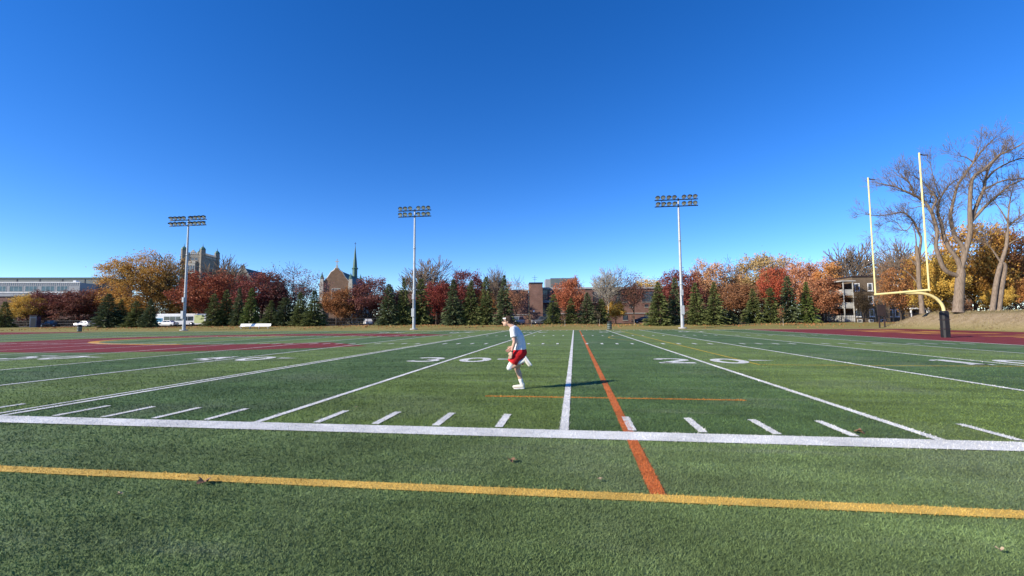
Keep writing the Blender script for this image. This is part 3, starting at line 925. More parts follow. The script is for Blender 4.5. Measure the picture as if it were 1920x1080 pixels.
# ------------------------------------------------------------------ the big bare trees on the bank
def limb_tree(name, limbs, Y, radii, label, seed, wood, twig_len=2.05, dense=1.0):
    """main limbs laid out one by one (x, z) with their own depth, then forked twigs grown off them"""
    random.seed(seed)
    global rng
    rng = np.random.default_rng(seed)
    x0, z0 = limbs['trunk'][0]
    zb = ground_z(x0, Y) - 0.1
    root = empty(name, (x0, Y, zb), 0, label, 'tree', 'trees on the dry bank')
    skel = []; tips = []
    depth = {}
    for li, (k, pts) in enumerate(limbs.items()):
        r0 = radii.get(k, 0.10) * (0.80 if k.startswith('trunk') else 0.70)
        swing = 0.0 if k.startswith('trunk') else random.uniform(-0.2, 0.2)
        a0 = min(depth, key=lambda q: (q[0] - pts[0][0]) ** 2 + (q[1] - pts[0][1]) ** 2) if depth else None
        d = depth[a0] if a0 else 0.0
        P = []; last = pts[0]
        for i, (x, z) in enumerate(pts):
            d += swing * math.hypot(x - last[0], z - last[1]) * (1 if i > 1 else 0.3)
            depth[(x, z)] = d; last = (x, z)
            P.append(Vector((x - x0, d, z - zb)))
        P2 = []; R2 = []
        m = len(P) - 1
        for i in range(m):                                           # Catmull-Rom through the joints
            p0, p1, p2, p3 = P[max(i - 1, 0)], P[i], P[i + 1], P[min(i + 2, m)]
            for s in range(3):
                t = s / 3
                q = 0.5 * ((2 * p1) + (p2 - p0) * t + (2 * p0 - 5 * p1 + 4 * p2 - p3) * t * t + (3 * p1 - p0 - 3 * p2 + p3) * t ** 3)
                P2.append(q); f = (i + t) / m
                R2.append(r0 * ((1 - f) ** 0.8 * 0.85 + 0.15) if not k.startswith('trunk') else r0 * (1 - 0.18 * f) * (1.18 if i == 0 and s == 0 else 1))
        P2.append(P[-1]); R2.append(R2[-1] * 0.8)
        skel.append((P2, R2, 0))
        if k.startswith('trunk'): continue
        tw = dict(kids=[3, 3, 3], first=0.3, angle=0.62, ratio=0.6, wiggle=0.16, up=0.07, minr=0.011)
        for i in range(4, len(P2)):
            if R2[i] > 0.22: continue
            for rep in range(3):
                if random.random() > 0.8 * dense: continue
                along = (P2[i] - P2[i - 1]).normalized()
                side = along.orthogonal().normalized(); side.rotate(Matrix.Rotation(random.uniform(0, 6.28), 3, along))
                ang = random.uniform(0.5, 1.1)
                nd = (along * math.cos(ang) + side * math.sin(ang) + Vector((0, 0, 0.25))).normalized()
                grow(skel, tips, P2[i], nd, twig_len * random.uniform(0.35, 0.8), min(0.045, R2[i] * 0.5), 2, 4, tw)
        grow(skel, tips, P2[-1], (P2[-1] - P2[-2]).normalized(), twig_len * 0.6, R2[-1] * 0.8, 2, 4, tw)
    tr = MB(); tw_ = MB()
    for pts, rr, lv in skel:
        (tr if lv == 0 else tw_).tube(pts, rr, 9 if lv == 0 else 3, cap=False)
    tr.build('trunk', wood, root)
    tw_.build('crown', M['bark'], root)
    return root

BIGR = {'trunk': 0.72, 'L1': 0.46, 'L2': 0.36, 'L3': 0.30, 'L4': 0.2, 'L5': 0.2, 'L6': 0.36, 'L7': 0.40, 'L8': 0.42, 'L9': 0.2, 'L10': 0.16, 'L6b': 0.12, 'L6c': 0.13, 'L7b': 0.13, 'L7c': 0.12, 'L11': 0.1, 'L8b': 0.1, 'L13': 0.1}
BIG = {
    'trunk': [(48.18, 2.06), (48.31, 3.14), (48.57, 5.16), (48.91, 7.53)],
    'L1': [(48.91, 7.53), (49.56, 9.91), (50.02, 12.16), (49.97, 14.09), (49.95, 15.54), (50.04, 18.11), (50.38, 19.14), (51.6, 20.12), (52.98, 21.58), (53.9, 21.95), (55.84, 23.09)],
    'L2': [(50.02, 12.16), (50.17, 13.46), (51.33, 16.24), (52.03, 17.6), (52.29, 18.76), (52.89, 20.4), (54.01, 21.73), (55.17, 22.92)],
    'L3': [(50.17, 13.46), (51.22, 14.66), (52.09, 15.59), (53.41, 16.77), (54.68, 17.89), (56.4, 18.7), (58.26, 19.29)],
    'L4': [(52.03, 17.6), (52.72, 17.98), (54.2, 18.67), (56.65, 18.89), (58.21, 18.61)],
    'L5': [(52.29, 18.76), (53.4, 20.03), (54.9, 20.92), (56.18, 21.33), (57.82, 21.1)],
    'L6': [(49.4, 9.37), (49.18, 10.54), (48.48, 11.73), (48.13, 13.74), (48.25, 14.99), (48.69, 16.64), (49.27, 18.42), (50.39, 20.05), (51.26, 21.26), (52.54, 23.01), (53.76, 24.13)],
    'L6b': [(51.26, 21.26), (50.4, 22.01), (49.07, 22.23)],
    'L6c': [(51.27, 21.4), (51.78, 22.63), (52.23, 23.8)],
    'L7': [(48.85, 7.54), (48.61, 8.77), (47.83, 10.3), (47.36, 11.9), (47.26, 13.57), (46.97, 14.76), (47.1, 15.8), (47.48, 16.9), (48.57, 18.46), (49.92, 19.51)],
    'L7b': [(47.08, 15.52), (46.47, 16.39), (46.22, 16.4), (46.56, 17.85), (46.91, 18.47)],
    'L7c': [(47.48, 16.9), (46.95, 19.03), (46.56, 21.52)],
    'L8': [(48.65, 6.38), (48.38, 6.73), (47.38, 7.16), (46.76, 7.93), (46.21, 9.73), (46.04, 10.9), (46.26, 12.28), (45.83, 14.24), (45.23, 15.74), (44.49, 16.54), (43.6, 17.21), (42.32, 17.84), (41.35, 18.38), (39.72, 18.75)],
    'L9': [(45.94, 14.03), (45.72, 15.3), (46.16, 16.47), (45.38, 17.7), (44.27, 18.88), (42.82, 19.73)],
    'L10': [(43.6, 17.21), (43.3, 18.43), (42.66, 19.24), (41.88, 19.92)],
    'L11': [(42.78, 19.1), (42.61, 20.46)],
    'L8b': [(44.94, 15.75), (44.06, 15.65), (43.05, 15.41)],
    'L13': [(49.95, 15.54), (50.88, 15.92), (49.58, 17.15)],
}
MID = {
    'trunk': [(46.85, 1.99), (46.85, 4.02), (46.73, 6.2), (46.82, 9.2), (46.72, 11.19)],
    'a': [(46.79, 9.2), (47.3, 12.05), (47.03, 12.95), (46.31, 14.61), (45.16, 15.77), (43.68, 15.68), (41.79, 15.45), (39.5, 15.77)],
    'b': [(46.31, 14.61), (45.69, 13.59), (45.02, 13.46), (44.1, 14.76), (42.74, 14.44), (41.66, 13.28)],
    'c': [(46.72, 11.19), (46.69, 12.81), (46.26, 14.31)],
    'd': [(46.79, 9.2), (47.8, 10.57), (48.79, 12.74)],
    'e': [(46.68, 8.39), (45.15, 10.27), (43.19, 10.85), (41.47, 10.0)],
    'f': [(46.77, 5.84), (45.32, 7.69), (43.38, 8.47), (41.67, 7.77)],
}
RIGHT = {
    'trunk': [(51.16, 1.89), (51.63, 4.38), (52.06, 6.36), (52.6, 8.14)],
    'trunk2': [(51.85, 1.88), (52.43, 5.03), (52.97, 7.66), (52.6, 8.14)],
    'a': [(52.6, 8.14), (53.4, 10.25), (53.91, 12.44), (54.23, 12.89), (55.4, 13.79), (57.04, 14.86)],
    'b': [(53.91, 12.44), (54.22, 14.3), (54.84, 16.3), (55.54, 17.95)],
    'c': [(52.6, 8.14), (51.84, 9.69), (51.22, 10.71), (51.02, 12.07)],
    'd': [(53.4, 10.25), (54.43, 10.95), (55.92, 11.57)],
    'e': [(54.23, 12.89), (53.29, 15.02), (52.66, 16.06)],
}
limb_tree('bare_tree', BIG, 58.0, BIGR, 'huge bare tree with spreading forked limbs on the dry bank behind the goal', 3, M['bark'])
limb_tree('bare_tree', MID, 62.0, {'trunk': 0.36, 'a': 0.24, 'b': 0.1, 'c': 0.14, 'd': 0.14, 'e': 0.13, 'f': 0.14}, 'thinner bare tree seen between the two goal uprights, left of the huge one', 4, M['bark'], 1.8)
limb_tree('bare_tree', RIGHT, 57.0, {'trunk': 0.36, 'trunk2': 0.34, 'a': 0.3, 'b': 0.17, 'c': 0.16, 'd': 0.15, 'e': 0.13}, 'twin trunked bare tree at the right edge of the photo', 6, M['bark'], 1.9)
rng = np.random.default_rng(15); random.seed(15)
# low thicket and the far wood that close the gaps between the trees
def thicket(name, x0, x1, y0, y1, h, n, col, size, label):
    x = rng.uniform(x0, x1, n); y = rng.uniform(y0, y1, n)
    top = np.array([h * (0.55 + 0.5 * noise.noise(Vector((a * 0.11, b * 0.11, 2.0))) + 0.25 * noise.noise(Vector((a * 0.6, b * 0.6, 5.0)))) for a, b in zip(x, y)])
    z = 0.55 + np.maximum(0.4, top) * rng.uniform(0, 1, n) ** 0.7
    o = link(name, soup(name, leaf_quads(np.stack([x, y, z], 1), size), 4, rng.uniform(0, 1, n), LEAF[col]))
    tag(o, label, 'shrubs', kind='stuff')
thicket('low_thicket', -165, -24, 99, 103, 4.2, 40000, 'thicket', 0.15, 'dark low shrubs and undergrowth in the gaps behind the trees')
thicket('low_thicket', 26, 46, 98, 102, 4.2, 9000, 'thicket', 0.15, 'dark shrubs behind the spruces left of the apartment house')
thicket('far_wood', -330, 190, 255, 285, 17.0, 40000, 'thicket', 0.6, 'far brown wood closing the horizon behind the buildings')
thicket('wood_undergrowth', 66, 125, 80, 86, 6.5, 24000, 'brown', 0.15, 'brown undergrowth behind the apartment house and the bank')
for i, (x, y, h, w, key, col, lab) in enumerate([
        (50.7, 72.0, 11.7, 6.8, 'sparse20', 'rust', 'thin brown orange tree between the goal uprights, left of the huge bare tree'),
        (52.3, 66.0, 9.5, 6.0, 'round0', 'yellow', 'yellow tree just left of the huge bare trunk'),
        (52.9, 68.5, 6.5, 4.6, 'oval1', 'yellow', 'low yellow green shrub tree behind the gooseneck of the goal'),
        (59.8, 70.0, 16.1, 10.5, 'round2', 'gold', 'tall golden tree behind the huge bare tree'),
        (64.0, 69.0, 15.0, 8.0, 'round3', 'rust', 'tall orange brown tree behind the twin trunks at the right edge'),
        (57.0, 63.0, 3.6, 4.0, 'round1', 'yellow', 'small yellow bush at the foot of the twin trunks'),
        (61.6, 64.0, 5.2, 4.4, 'oval2', 'orange', 'small orange tree at the right edge beyond the twin trunks'),
        (56.5, 74.0, 12.5, 8.5, 'round1', 'gold', 'golden tree filling the gap right of the right goal upright'),
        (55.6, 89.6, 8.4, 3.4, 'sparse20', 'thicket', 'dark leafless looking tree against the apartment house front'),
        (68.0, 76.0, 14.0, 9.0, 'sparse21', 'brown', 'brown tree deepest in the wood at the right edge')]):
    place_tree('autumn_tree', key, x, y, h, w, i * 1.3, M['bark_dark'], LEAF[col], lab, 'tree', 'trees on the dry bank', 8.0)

# ================================================================== buildings
def rz_frame(name, loc, deg, label, cat='building'):
    return empty(name, loc, math.radians(deg), label, cat)

def part(parent, name, mat, *boxes):
    mb = MB()
    for b in boxes: mb.box(*b)
    return mb.build(name, mat, parent)

def window(parent, x0, x1, z0, z1, y=0.0, cols=2, rows=2, frame='white_paint', glass='glass', fw=0.12, recess=0.14):
    """sash set in a frame on a wall whose face is at y, facing -y: frame (part) > pane, sill"""
    fr = MB()
    yo, yi = y - 0.05, y + recess
    fr.box(x0, x0 + fw, yo, yi, z0, z1); fr.box(x1 - fw, x1, yo, yi, z0, z1)
    fr.box(x0 + fw, x1 - fw, yo, yi, z0, z0 + fw); fr.box(x0 + fw, x1 - fw, yo, yi, z1 - fw, z1)
    mw = fw * 0.6
    for c in range(1, cols):
        xm = x0 + (x1 - x0) * c / cols
        fr.box(xm - mw / 2, xm + mw / 2, yo + 0.03, yi, z0 + fw, z1 - fw)
    o = fr.build('window', M[frame], parent)
    for c in range(cols):
        for r in range(rows):
            xa = x0 + (x1 - x0) * c / cols + (fw if c == 0 else mw / 2); xb = x0 + (x1 - x0) * (c + 1) / cols - (fw if c == cols - 1 else mw / 2)
            za = z0 + fw + (z1 - z0 - 2 * fw) * r / rows + (mw / 2 if r else 0); zb = z0 + fw + (z1 - z0 - 2 * fw) * (r + 1) / rows - (mw / 2 if r < rows - 1 else 0)
            MB().box(xa, xb, y - 0.02, y + 0.05, za, zb).build('pane', M[glass], o)
    MB().box(x0 - 0.1, x1 + 0.1, y - 0.16, y - 0.05, z0 - 0.12, z0).build('sill', M['stone_trim'] if frame != 'white_paint' else M['white_paint'], o)
    return o

# ---- stone tower
tw = rz_frame('stone_tower', (-227.0, 228.1, 0), 15, 'grey stone gothic tower with four green capped corner turrets', 'tower')
W_, D_ = 10.7, 16.6
part(tw, 'wall', M['stone'], (0, W_, 0, D_, -1, 41.6))
for i in range(7): part(tw, 'battlement', M['stone_trim'], (1.6 + i * 1.15, 2.3 + i * 1.15, -0.12, 0.5, 41.6, 42.7))
for i in range(10): part(tw, 'battlement', M['stone_trim'], (W_ - 0.5, W_ + 0.12, 1.8 + i * 1.4, 2.6 + i * 1.4, 41.6, 42.7))
part(tw, 'string_course', M['stone_trim'], (-0.15, W_ + 0.15, -0.15, D_ + 0.15, 34.0, 34.5), (-0.15, W_ + 0.15, -0.15, D_ + 0.15, 40.2, 40.6))
part(tw, 'parapet_gable', M['stone_trim'], (4.2, 6.5, -0.25, 0.4, 42.7, 43.4), (4.9, 5.8, -0.25, 0.4, 43.4, 44.2))
for cx_, cy_ in ((0.2, 0.2), (W_ - 0.2, 0.2), (W_ - 0.2, D_ - 0.2), (0.2, D_ - 0.2)):
    mb = MB(); mb.lathe([(1.55, -1), (1.55, 34), (1.7, 34.2), (1.55, 34.5), (1.5, 41), (1.7, 41.2), (1.6, 41.6), (1.5, 44.2), (0.01, 44.2)], 8, (cx_, cy_, 0), False)
    t_ = mb.build('turret', M['stone'], tw)
    mb = MB(); mb.lathe([(1.62, 44.2), (1.5, 44.8), (1.1, 45.5), (0.5, 46.0), (0.22, 46.4), (0.03, 48.0)], 8, (cx_, cy_, 0), False)
    mb.build('turret_cap', M['copper'], t_)
part(tw, 'oriel', M['stone_trim'], (3.3, 7.4, -1.5, 0.0, 18.0, 36.2), (3.1, 7.6, -1.65, 0.0, 36.2, 37.4))
for i in range(3):
    for z0 in (20.5, 26.4, 31.2):
        window(tw, 3.75 + i * 1.2, 4.65 + i * 1.2, z0, z0 + 3.6, -1.5, 1, 2, 'stone_trim', 'glass', 0.1)
for x0 in (2.3, 4.4, 6.5): window(tw, x0, x0 + 1.5, 37.9, 39.6, 0, 2, 1, 'stone_trim', 'glass', 0.12)

# ---- college hall wing beside the tower
hall = rz_frame('college_hall', (-197.8, 231.1, 0), 15, 'stone college hall with a pointed gable and dark green roof right of the tower')
part(hall, 'wall', M['stone'], (-19, 0.0, 9, 20, -1, 27.5), (13.0, 24, 8, 20, -1, 20.0))
g = MB(); g.prism([(0, -1), (12.8, -1), (12.8, 24.5), (10.6, 27.5), (7.2, 33.0), (6.9, 34.6), (5.9, 34.6), (5.6, 33.0), (2.2, 27.5), (0, 24.5)], 0, 0.9)
g.build('gable', M['stone'], hall)
c_ = MB()
for (x0, z0), (x1, z1) in zip([(0, 24.5), (2.2, 27.5), (5.6, 33.0), (7.2, 33.0), (10.6, 27.5)], [(2.2, 27.5), (5.6, 33.0), (6.4, 34.9), (10.6, 27.5), (12.8, 24.5)]):
    c_.tube([(x0, 0.2, z0), (x1, 0.2, z1)], 0.35, 4)
c_.build('coping', M['stone_trim'], hall)
r = MB(); r.prism([(0.3, 24.0), (12.5, 24.0), (6.4, 33.2)], 0.9, 30); r.build('roof', M['dark_copper'], hall)
r = MB(); r.add([(-19, 8.6, 27.5), (0, 8.6, 27.5), (0, 14.5, 32.4), (-19, 14.5, 32.4), (-19, 20.4, 27.5), (0, 20.4, 27.5)], [(0, 1, 2, 3), (3, 2, 5, 4), (0, 3, 4), (1, 5, 2)])
r.build('roof', M['dark_copper'], hall)
r = MB(); r.add([(12.6, 7.6, 20), (24, 7.6, 20), (24, 13, 26), (9, 13, 26), (12.6, 20.4, 20), (24, 20.4, 20)], [(0, 1, 2, 3), (3, 2, 5, 4), (1, 5, 2)])
r.build('roof', M['dark_copper'], hall)
MB().lathe([(0.35, 25.8), (0.3, 27.5), (0.02, 28.6)], 6, (20, 13, 0)).build('finial', M['copper'], hall)
for x0 in (2.2, 5.4, 8.6):
    window(hall, x0, x0 + 2.0, 17, 21.5, 0, 2, 2, 'stone_trim', 'glass', 0.2)
window(hall, 5.2, 7.6, 24, 28.5, 0, 2, 2, 'stone_trim', 'glass', 0.2)
for i in range(2): window(hall, 15 + i * 4.6, 17 + i * 4.6, 14, 18, 8, 2, 2, 'stone_trim', 'glass', 0.2)

# ---- chapel
ch = rz_frame('chapel', (-116.9, 190.6, 0), 14, 'brick chapel with a shaped gable, stone cross and slim green spire', 'chapel')
CW = 13.07
prof = [(0.0, 18.9), (0.06, 20.0), (0.20, 22.2), (0.31, 24.6), (0.41, 25.5), (0.455, 26.5), (0.545, 26.5), (0.59, 25.5), (0.69, 24.6), (0.80, 22.2), (0.94, 20.0), (1.0, 18.9)]
g = MB(); g.prism([(0, -1), (CW, -1)] + [(CW * f, z) for f, z in reversed(prof)], 0, 0.9)
g.build('gable', M['chapel_brick'], ch)
cp = MB()
for (a, za), (b, zb) in zip(prof[:-1], prof[1:]): cp.tube([(CW * a, 0.35, za + 0.1), (CW * b, 0.35, zb + 0.1)], 0.36, 4)
cp.build('coping', M['stone_trim'], ch)
cr = MB(); cr.box(6.2, 6.9, 0.1, 0.8, 26.4, 28.0); cr.box(6.38, 6.7, 0.3, 0.6, 28.0, 31.0); cr.box(5.7, 6.38, 0.32, 0.58, 29.5, 29.9); cr.box(6.7, 7.4, 0.32, 0.58, 29.5, 29.9)
cr.build('cross', M['stone_trim'], ch)
part(ch, 'wall', M['chapel_brick'], (0.2, CW - 0.2, 0.9, 52, -1, 18.4))
r = MB(); r.prism([(-0.5, 18.0), (CW + 0.5, 18.0), (CW / 2, 26.0)], 0.9, 52); r.build('roof', M['dark_copper'], ch)
for x0 in (0, CW):
    b = MB(); b.box(x0 - 0.9, x0 + 0.9, -0.9, 0.9, -1, 19.6); b.box(x0 - 0.7, x0 + 0.7, -0.7, 0.7, 19.6, 21.5)
    t_ = b.build('buttress', M['stone_trim'], ch)
    MB().lathe([(0.95, 21.5), (0.7, 22.4), (0.02, 24.4)], 6, (x0, 0, 0), False).build('pinnacle', M['copper'], t_)
for i in range(5):
    part(ch, 'buttress', M['stone_trim'], (CW - 0.2, CW + 0.9, 8 + i * 9, 9.4 + i * 9, -1, 17.0))
sp = MB(); sp.lathe([(1.5, 24.5), (1.35, 27.0), (1.35, 30.0), (1.75, 30.3), (1.75, 30.7), (1.25, 31.0), (1.0, 34.0), (0.5, 39.0), (0.06, 43.6)], 8, (6.5, 36, 0), False)
sp_o = sp.build('spire', M['copper'], ch)
f_ = MB(); f_.box(6.42, 6.58, 35.9, 36.1, 43.4, 45.2); f_.box(6.0, 7.0, 35.93, 36.07, 44.3, 44.5); f_.build('finial', M['dark_metal'], sp_o)
MB().lathe([(0.8, 24.8), (0.5, 26.6), (0.02, 29.0)], 6, (6.5, 50, 0), False).build('pinnacle', M['copper'], ch)
window(ch, 4.4, 8.7, 9.5, 17, 0, 3, 3, 'stone_trim', 'glass', 0.25)

# ---- grey hall at the far left
gh = rz_frame('grey_hall', (-240.5, 143.0, 0), 12, 'long low grey metal clad sports hall at the left edge of the photo')
part(gh, 'wall', M['pale_clad'], (-30, 41.7, 0, 9, 12.5, 18.0))
rib = MB()
for i in range(90):
    rib.box(-29.6 + i * 0.79, -29.35 + i * 0.79, -0.09, 0.0, 16.9, 17.9)
o_ = rib.build('cladding_ribs', M['grey_clad'], gh); tag(o_, kind='stuff')
part(gh, 'brick_base', M['school_brick'], (-30, 46.0, 0.4, 10, -1, 12.5))
part(gh, 'fascia', M['white_paint'], (-30.1, 41.85, -0.15, 0.25, 18.0, 18.35), (-30.1, 41.8, -0.16, 0.2, 13.9, 14.25))
part(gh, 'clerestory', M['green_clad'], (-42, 43.2, 9, 26, 12, 20.4))
part(gh, 'roof_fascia', M['dark_copper'], (-42.2, 43.4, 8.8, 26.2, 20.4, 21.0))
for x0 in range(-36, 44, 9): part(gh, 'mullion', M['dark_metal'], (x0, x0 + 0.35, 8.9, 9.0, 18.4, 20.4))
for a, b in ((-29, -24), (-22.5, -17.5), (-16, -11), (-9.4, -4.4), (-2.6, 2.6), (3.4, 8.4), (9.4, 14.0), (15.0, 20.2), (20.9, 25.7), (27, 32.3), (32.9, 37.3)):
    window(gh, a, b, 14.3, 16.8, 0, 3, 1, 'pale_clad', 'glass_blue', 0.25)
MB().box(36.5, 37.6, 3, 4.5, 18.0, 19.2).build('roof_vent', M['white_paint'], gh)

# ---- brick school in the middle
sc = rz_frame('brick_school', (-18.86, 107.0, 0), 8, 'red brick school with a square stair tower and grey roof plant room behind the spruces')
part(sc, 'wall', M['school_brick'], (-26, 7.6, 0, 14, 0, 8.9), (15.8, 57, 0.2, 30, 0, 9.3))
part(sc, 'roof_edge', M['concrete'], (-26.2, 7.7, -0.15, 14, 8.9, 9.25), (15.7, 57.2, -0.05, 30, 9.3, 9.75))
st_ = part(sc, 'stair_tower', M['school_brick'], (7.85, 11.1, -1.6, 4, 0, 10.6))
part(st_, 'tower_cap', M['dark_metal'], (7.75, 11.2, -1.7, 4.1, 10.6, 10.95))
an = MB(); an.tube([(9.3, 1, 10.9), (9.3, 1, 13.0)], 0.04, 5); an.tube([(8.6, 1, 12.4), (10.0, 1, 12.4)], 0.03, 5); an.tube([(8.8, 1, 11.9), (9.8, 1, 11.9)], 0.03, 5)
an.build('antenna', M['dark_metal'], sc)
part(sc, 'bay_wall', M['concrete'], (11.15, 15.75, 1.2, 12, 0, 3.0), (11.15, 15.75, 1.0, 12, 9.3, 9.85), (11.15, 15.75, 1.0, 12, 5.9, 6.5), (11.15, 15.75, 3.0, 12, 3.0, 9.3))
for z0, z1 in ((3.05, 5.85), (6.55, 9.25)):
    for k in range(3): window(sc, 11.3 + k * 1.48, 12.72 + k * 1.48, z0, z1, 1.6, 2, 2, 'dark_metal', 'glass', 0.09)
pr = part(sc, 'plant_room', M['green_clad'], (14.8, 22.6, 17, 24, 9.4, 13.7))
part(pr, 'plant_room_wing', M['pale_clad'], (13.4, 14.8, 18, 23, 9.4, 13.5))
part(sc, 'brick_ledge', M['concrete'], (15.8, 57, 0.02, 0.2, 2.95, 3.15), (-26, 7.6, -0.15, 0.0, 2.75, 2.95))
window(sc, 36.6, 39.6, 5.9, 8.6, 0.2, 2, 1, 'dark_metal', 'glass', 0.14)
for x0 in (24.0, 30.2): window(sc, x0, x0 + 2.6, 5.9, 8.6, 0.2, 2, 1, 'dark_metal', 'glass', 0.14)
for x0 in (29.0, 33.2, 37.2, 43.0): window(sc, x0, x0 + 0.9, 4.6, 5.3, 0.2, 1, 1, 'dark_metal', 'glass', 0.08)
for x0 in (31.6, 37.0, 26.0): window(sc, x0, x0 + 1.2, 1.3, 2.6, 0.2, 1, 1, 'dark_metal', 'glass', 0.1)
for x0 in (-20, -13, -6, 1.5): window(sc, x0, x0 + 2.2, 5.0, 7.4, 0, 2, 1, 'dark_metal', 'glass', 0.12)
window(sc, 7.62, 7.82, 0.5, 8.5, 0.3, 1, 4, 'dark_metal', 'glass', 0.03)

# ---- brown apartment house
ap = rz_frame('apartment_house', (55.26, 92.0, 0.4), 2, 'three storey brown brick apartment house with white windows and stacked white balconies')
part(ap, 'wall', M['apt_brick'], (0, 6.6, 0, 14, 0, 9.2), (6.6, 24, 3.0, 15, 0, 8.6))
part(ap, 'roof_edge', M['board_brown'], (-0.15, 6.75, -0.15, 14.1, 9.2, 9.45), (6.75, 24.1, 2.85, 15, 8.6, 8.85))
for zb in (1.3, 3.85, 6.4):
    for x0 in (0.35, 2.75): window(ap, x0, x0 + 0.95, zb, zb + 1.55, 0, 1, 2, 'white_paint', 'glass', 0.16)
    for x0 in (8.2, 9.5, 15.0, 18.5): window(ap, x0, x0 + 1.0, zb - 0.1, zb + 1.45, 3.0, 1, 2, 'white_paint', 'glass', 0.16)
for x0 in (0.5, 2.6, 4.8): window(ap, x0, x0 + 0.9, 0.15, 0.75, 0, 1, 1, 'white_paint', 'glass', 0.12)
por = part(ap, 'porch', M['white_paint'], (11.2, 14.6, 1.2, 3.0, 2.75, 3.0), (11.3, 11.5, 1.3, 1.5, 0, 2.75), (14.3, 14.5, 1.3, 1.5, 0, 2.75))
part(ap, 'door', M['board_brown'], (12.2, 13.3, 2.92, 3.0, 0.2, 2.4))
for k, zb in enumerate((0.6, 3.15, 5.7)):
    part(ap, 'balcony', M['balcony'], (-2.9, -0.9, -1.6, 4, zb - 0.2, zb), (-2.9, -0.9, -1.62, -1.55, zb + 0.05, zb + 0.95), (-2.96, -2.9, -1.55, 4, zb + 0.05, zb + 0.95))
for x0 in (-2.85, -1.1): part(ap, 'balcony_post', M['balcony'], (x0, x0 + 0.14, -1.8, -1.65, 0, 8.2))
part(ap, 'balcony_roof', M['balcony'], (-3.2, -0.6, -2.0, 4, 8.2, 8.4))
part(ap, 'balcony_wall', M['apt_brick'], (-3.7, -0.02, 4.0, 12, 0, 8.4))
for zb in (0.7, 3.25, 5.8):
    part(ap, 'balcony_door', M['glass'], (-2.6, -1.5, 3.94, 4.0, zb, zb + 2.0))

# ================================================================== sports equipment
def light_pole(x, n_left, n_right, spacing, label):
    root = empty('light_pole', (x, 68.0, ground_z(x, 68.0)), 0, label, 'light pole', 'stadium light poles beyond the far sideline')
    m = MB(); m.tube([(0, 0, 0), (0, 0, 7), (0, 0, 14), (0, 0, 20.9)], [0.27, 0.22, 0.185, 0.13], 14); m.build('pole', M['steel'], root)
    for zj, rj in ((7.0, 0.22), (14.0, 0.185)): MB().lathe([(rj, zj - 0.14), (rj + 0.02, zj - 0.14), (rj + 0.02, zj + 0.14), (rj, zj + 0.14)], 14).build('slip_joint', M['steel'], root)
    MB().tube([(0.0, -0.27, 3.6), (0.0, -0.25, 5.2)], 0.035, 6).build('conduit', M['dark_metal'], root)
    MB().lathe([(0.01, 0.18), (0.62, 0.18), (0.66, 0.12), (0.66, -0.1)], 14).build('base', M['concrete'], root)
    MB().bbox(-0.26, 0.26, -0.62, -0.28, 2.2, 3.6, 0.03).build('control_box', M['steel'], root)
    MB().bbox(-0.2, 0.2, -0.55, -0.26, 5.2, 6.1, 0.03).build('control_box', M['steel'], root)
    xs = [-(i + 0.8) * spacing for i in range(n_left)] + [(i + 0.9) * spacing for i in range(n_right)]
    for zz in (19.5, 20.55):
        MB().tube([(min(xs) - 0.45, -0.2, zz), (max(xs) + 0.45, -0.2, zz)], 0.085, 6).build('crossarm', M['dark_metal'], root)
        for i, xx in enumerate(sorted(xs)):
            aim = Vector((random.uniform(-0.35, 0.35) - xx * 0.03, -1, random.uniform(-0.75, -0.5))).normalized()
            fl = link('floodlight', FLOOD, root); fl.location = (xx, -0.35, zz + 0.42)
            fl.rotation_euler = aim.to_track_quat('-Z', 'Y').to_euler()
            ln = link('lens', LENS, fl)
    m = MB()
    for sx in (-1, 1):
        xe = (min(xs) if sx < 0 else max(xs)) * 0.8
        m.tube([(xe, -0.2, 19.5), (xe, -0.2, 20.55)], 0.05, 5)
    m.build('arm_strut', M['dark_metal'], root)
    return root
# a round floodlight looking along -z: bowl, back casing and a hood over its upper edge
f_ = MB()
f_.lathe([(0.02, 0.42), (0.12, 0.42), (0.16, 0.25), (0.30, 0.10), (0.36, -0.06), (0.34, -0.06), (0.02, 0.08)], 14)
hood = []
for i in range(9):
    a = math.radians(0 + 180 * i / 8)
    hood.append((0.36 * math.cos(a), 0.36 * math.sin(a)))
f_.add([(x, y, -0.04) for x, y in hood] + [(x * 1.04, y * 1.04, -0.04 - 0.42 * (0.25 + 0.75 * abs(y) / 0.36)) for x, y in hood],
       [(i, i + 1, i + 10, i + 9) for i in range(8)], True)
f_.tube([(0, 0, 0.3), (0, -0.45, 0.2)], 0.05, 5)
FLOOD = f_.mesh('floodlight'); FLOOD.materials.append(M['dark_metal'])
l_ = MB(); l_.lathe([(0.335, -0.05), (0.2, -0.085), (0.0, -0.1)], 14)
LENS = l_.mesh('lens'); LENS.materials.append(M['lamp_glass'])
random.seed(3)
light_pole(-71.0, 4, 4, 0.88, 'tall light pole by the stone tower, leftmost of the three, with sixteen lamps')
light_pole(-27.0, 3, 3, 0.88, 'tall light pole in the middle of the three, with twelve lamps')
light_pole(17.0, 4, 3, 0.86, 'tall light pole at the right of the three, behind the number 20')

